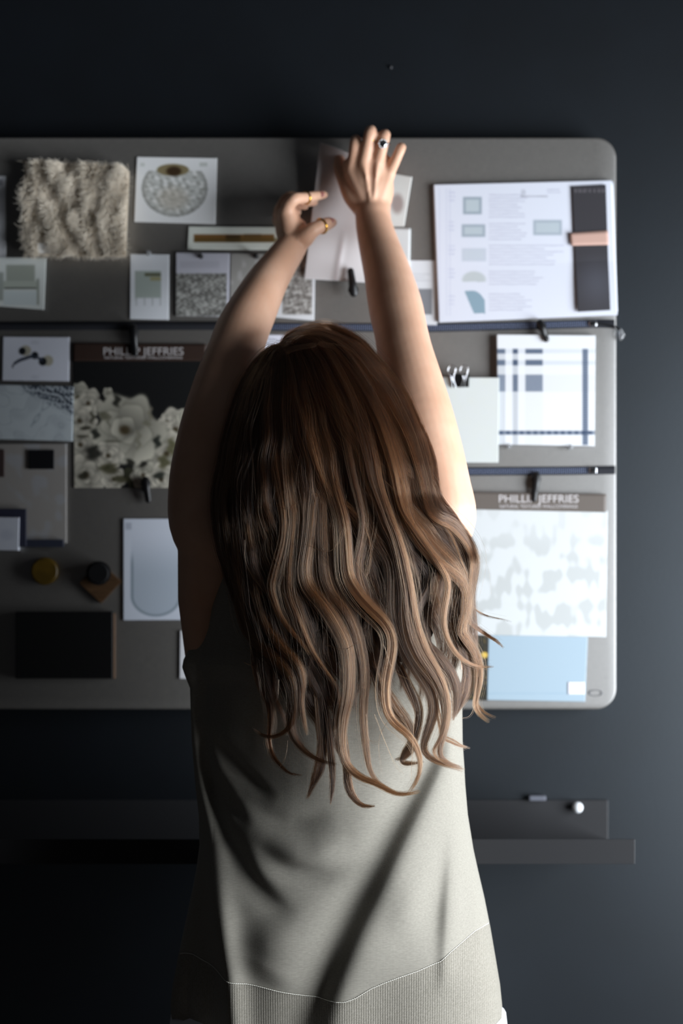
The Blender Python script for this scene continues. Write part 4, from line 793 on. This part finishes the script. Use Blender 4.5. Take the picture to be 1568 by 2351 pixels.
def emit(C, R, n, tint, lift, droot=1.0, spread=1.0, tipw=.25, wob=1.0, frizz=1.0, rk=.00011):
    """C: (PT,2) centre line px, R: (PT,) half width px"""
    T = np.gradient(C, axis=0); T /= np.linalg.norm(T, axis=1)[:, None]+1e-9; N = np.stack([-T[:, 1], T[:, 0]], 1)
    s = np.linspace(0, 1, PT)
    # sub-clumps inside a lock
    nc = max(3, n//22); ca_ = hr.uniform(0, 6.283, nc); cr = np.sqrt(hr.uniform(0, 1, nc)); ci = hr.integers(0, nc, n)
    a = ca_[ci]+hr.normal(0, .25, n); r_ = np.clip(cr[ci]+hr.normal(0, .15, n), 0, 1.5)
    tw = hr.normal(0, .8)
    a_ = a[:, None]+tw*s[None]*1.5
    off = (r_[:, None]*np.cos(a_))*R[None]; dep = (r_[:, None]*np.sin(a_))*R[None]*.62*.00055
    # per-strand wander
    ph = hr.uniform(0, 6.283, (n, 3)); wa = hr.normal(0, 1, (n, 3))
    w_ = sum(wa[:, k:k+1]*np.sin(s[None]*(3+4*k)+ph[:, k:k+1])/(1+k) for k in range(3)); off = off+w_*frizz*wob*(.35+s[None]*1.6)
    X = C[None, :, 0]+N[None, :, 0]*off; Y = C[None, :, 1]+N[None, :, 1]*off
    le = hr.uniform(.86, 1.0, n)          # strands end at different lengths
    if True:
        tt = s[None]*le[:, None]; i0 = np.clip((tt*(PT-1)).astype(int), 0, PT-2); f_ = tt*(PT-1)-i0; ar = np.arange(n)[:, None]
        X = X[ar, i0]*(1-f_)+X[ar, i0+1]*f_; Y = Y[ar, i0]*(1-f_)+Y[ar, i0+1]*f_; dep = dep[ar, i0]*(1-f_)+dep[ar, i0+1]*f_
    lf = lift*S(0, .35, s)[None] if np.ndim(lift) == 0 else lift
    D = dsurf(X, Y)+dep-lf
    D = D+ph[:, :1]*0
    all_pts.append(np.stack([(X-784)*D*K, D, CH-(Y-1175.5)*D*K], -1))
    all_rad.append(np.broadcast_to((rk*(1-.6*s**3))[None], (n, PT)))
    st = hr.normal(0, .22, (n, 1))+(hr.normal(0, .20, nc))[ci][:, None]
    yy = Y
    all_tint.append(np.clip(.60+(tint-.60)*S(800, 1280, yy)*1.0+.12*S(1300,1700,yy)+st, 0, 1))  # tint raised towards the crown in place of light missing there
# traced
for pts, w, n, tint, lift in LOCKS:
    P, k = to_root([tuple(map(float, q)) for q in pts]) if pts[0][1] < 1330 else (np.array(pts, float), 0)
    C = catmull([(a,b_,0) for a,b_ in P], 200)[:, :2]; C, L_ = resamp(C, PT); s = np.linspace(0, 1, PT)
    yy = C[:, 1]
    R = w*(1.9-.9*S(900, 1250, yy)) if k else w*(.8+.4*np.sin(s*3.1))
    R = R*np.minimum(1, .25+s*6)*(1-.72*S(.72, 1, s)) ; R = R*(1+.12*np.sin(s*14+w))
    lf = lift*(S(.05,.5,s) if k else S(0,.3,s)*.8+.2)
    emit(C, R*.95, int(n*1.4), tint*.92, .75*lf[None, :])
    # a few loose hairs that leave the lock
    nl = max(3, n//40)
    emit(C, R*2.0, nl*2, min(1, tint+.1), (lf*.75+.003)[None, :], frizz=3.4, rk=.00009)
# procedural fan: covers the head and fills behind the traced locks
NL = 120
for i in range(NL):
    layer = i % 3; u = np.clip((i+hr.uniform(-.6,.6))/NL, .003, .997); u0 = u
    # even spread of u over the layer
    if layer == 0: s1 = hr.uniform(.60, .74)
    elif layer == 1: s1 = hr.uniform(.74, .90)
    else: s1 = hr.uniform(.88, 1.0)
    if u > .9 : s1 = min(s1, .93)
    C = upath(u, 200, s1)
    y = C[:, 1]; ph = 7*u+hr.normal(0, .35); lam = hr.uniform(185, 235); A = hr.uniform(9, 17)
    ramp = S(980, 1300, y); wav = A*np.sin((y-1000)/lam*6.283+ph)*ramp+3.5*np.sin((y-800)/120*6.283+ph*2.1)*S(860, 1000, y)
    edge = np.minimum(1, np.minimum(u, 1-u)*6+.25); C = C.copy(); C[:, 0] += wav*edge
    C, L_ = resamp(C, PT); s = np.linspace(0, 1, PT)
    w = hr.uniform(10, 17); R = w*np.minimum(1, .35+s*4)*(1-.45*S(.8, 1, s))*(1-.25*S(.4,.8,s))
    tint = np.clip(.36+.30*np.sin(u*37+1)+hr.normal(0, .10), .08, .9)*(.45 if layer == 2 else .85 if layer == 1 else 1)  # hindmost layer darkened to put shade into the gaps between locks
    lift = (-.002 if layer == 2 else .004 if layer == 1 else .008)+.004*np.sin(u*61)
    y2 = C[:, 1]; wv_ = .005*np.cos((y2-1000)/lam*6.283+ph)*S(1000,1250,y2)
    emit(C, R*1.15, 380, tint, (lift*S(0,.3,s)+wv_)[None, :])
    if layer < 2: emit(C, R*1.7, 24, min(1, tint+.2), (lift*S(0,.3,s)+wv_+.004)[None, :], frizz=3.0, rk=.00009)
# flyaways
for i in range(260):
    u = hr.uniform(.02, .98); s1 = hr.uniform(.55, .98); C = upath(u, 200, s1); C = C[int(hr.uniform(.0,.5)*200):]; C, _ = resamp(C, PT); s = np.linspace(0, 1, PT)
    C = C.copy(); C[:, 0] += np.cumsum(hr.normal(0, 1))*0+hr.normal(0, 26)*s**2+hr.normal(0, 12)*np.sin(s*hr.uniform(3, 9)+hr.uniform(0, 6)); C[:, 1] += hr.normal(0, 10)*s
    emit(C, np.full(PT, 3.), 1, .8, (.010+.010*s)[None, :], frizz=1.5, rk=.00008)
for x0, y0, x1, y1, x2, y2 in ((562,1240,568,1300,612,1370),(640,1560,636,1600,620,1632),(880,1100,960,1180,1010,1240),(820,1110,900,1190,925,1235),(700,1250,760,1262,800,1200),(632,1160,660,1168,690,1145),(880,1480,905,1540,960,1570),(900,1640,870,1700,880,1790),(860,1640,900,1740,930,1780),(950,1650,947,1730,945,1810),(660,1700,655,1740,640,1765),(840,1640,850,1700,900,1700),(1060,1650,1080,1640,1100,1600),(745,1480,790,1490,830,1470),(560,1520,590,1540,600,1600)):
    C = catmull([(x0,y0,0),(x1,y1,0),(x2,y2,0)], PT)[:, :2]; emit(C, np.full(PT, 1.5), 4, .9, np.full((1, PT), .028), frizz=1.2, rk=.00008)
# hair over the top and sides of the head, from the parting down past the ears
sgrid = np.linspace(0, 1, PT)
for s_ in (-1, 1):
    for i in range(46):
        y0 = hr.uniform(-.05, .066); k_ = hr.uniform(.97, 1.05); zt_ = .097-max(0, y0)*.42
        ctrl = [hp(s_*.003, y0, zt_), hp(s_*.040*k_, y0, zt_-.010), hp(s_*.074*k_, y0-.004, .045-y0*.2), hp(s_*.088*k_, y0-.012, -.010), hp(s_*.090*k_, y0*.6-.025, -.070), hp(s_*.088, y0*.3-.050, -.130), hp(s_*.080, -.075, -.185)]
        Cw = catmull(ctrl, PT); n_ = 150; o1 = hr.normal(0, 1, (n_, 1, 3))*.0035; wv = hr.normal(0, .0012, (n_, 1, 3))*np.sin(sgrid[None, :, None]*hr.uniform(4, 9)+hr.uniform(0, 6))
        all_pts.append(Cw[None]+o1*(.5+.5*sgrid[None, :, None])+wv); all_rad.append(np.broadcast_to((.00011*(1-.5*sgrid**3))[None], (n_, PT))); all_tint.append(np.broadcast_to(np.clip(.45+hr.normal(0, .2, (n_, 1)), 0, 1), (n_, PT)))
PTS = np.concatenate(all_pts); RAD = np.concatenate(all_rad); TNT = np.concatenate(all_tint)
mh_ = bpy.data.materials.new('brown_hair'); mh_.use_nodes = True; nt = mh_.node_tree; nt.nodes.clear()
ou = nt.nodes.new('ShaderNodeOutputMaterial'); hb_ = nt.nodes.new('ShaderNodeBsdfHairPrincipled'); hb_.parametrization = 'COLOR'
at_ = nt.nodes.new('ShaderNodeAttribute'); at_.attribute_name = 'tint'; cr_ = nt.nodes.new('ShaderNodeValToRGB')
cr_.color_ramp.elements[0].color = (.011,.006,.004,1); cr_.color_ramp.elements[1].color = (.135,.061,.026,1); e = cr_.color_ramp.elements.new(.45); e.color = (.034,.016,.009,1)
nt.links.new(at_.outputs['Fac'], cr_.inputs[0]); nt.links.new(cr_.outputs[0], hb_.inputs['Color'])
hb_.inputs['Roughness'].default_value = .26; hb_.inputs['Radial Roughness'].default_value = .60; hb_.inputs['Random Roughness'].default_value = .2
nt.links.new(hb_.outputs[0], ou.inputs[0])
hair = curves_obj('hair', PTS, RAD, TNT, mh_, person)
# inner volume of the hair so nothing shows through between the strands
rows_ = []
for py, rel in ((790,.30),(808,.62),(840,.80),(900,.86),(980,.88),(1080,.88),(1180,.86),(1280,.82),(1380,.74),(1460,.62),(1520,.42)):
    L_, R_ = float(LY(py)), float(RY(py)); c = (L_+R_)/2; h = (R_-L_)/2*rel; ring_ = []
    for i in range(40):
        a = 2*math.pi*i/40; x = c+h*math.cos(a); df = float(dsurf(np.array(c), np.array(float(py))))+.016; bk = 1.885+.045*min(1,max(0,(py-800)/80)) if py < 1100 else df+.02+.06*(1-min(1,(py-1100)/100))
        mid = (df+bk)/2; d_ = mid-(mid-df)*math.sin(a); ring_.append(tuple(at(x, py, d_)))
    rows_.append(ring_)
bm = bmesh.new(); vs = [[bm.verts.new(p) for p in r_] for r_ in rows_]
for a_, b_ in zip(vs, vs[1:]):
    for i in range(40): bm.faces.new((a_[i], a_[(i+1)%40], b_[(i+1)%40], b_[i]))
bm.faces.new(vs[0][::-1]); bm.faces.new(vs[-1])
M['hairbase'] = mat('dark_hair_mass', (38,26,19), .8, spec=.2)
o = part('inner_hair', bm, M['hairbase'], None, True); o.parent = hair; o.matrix_parent_inverse = Matrix()
print('strands', len(PTS))
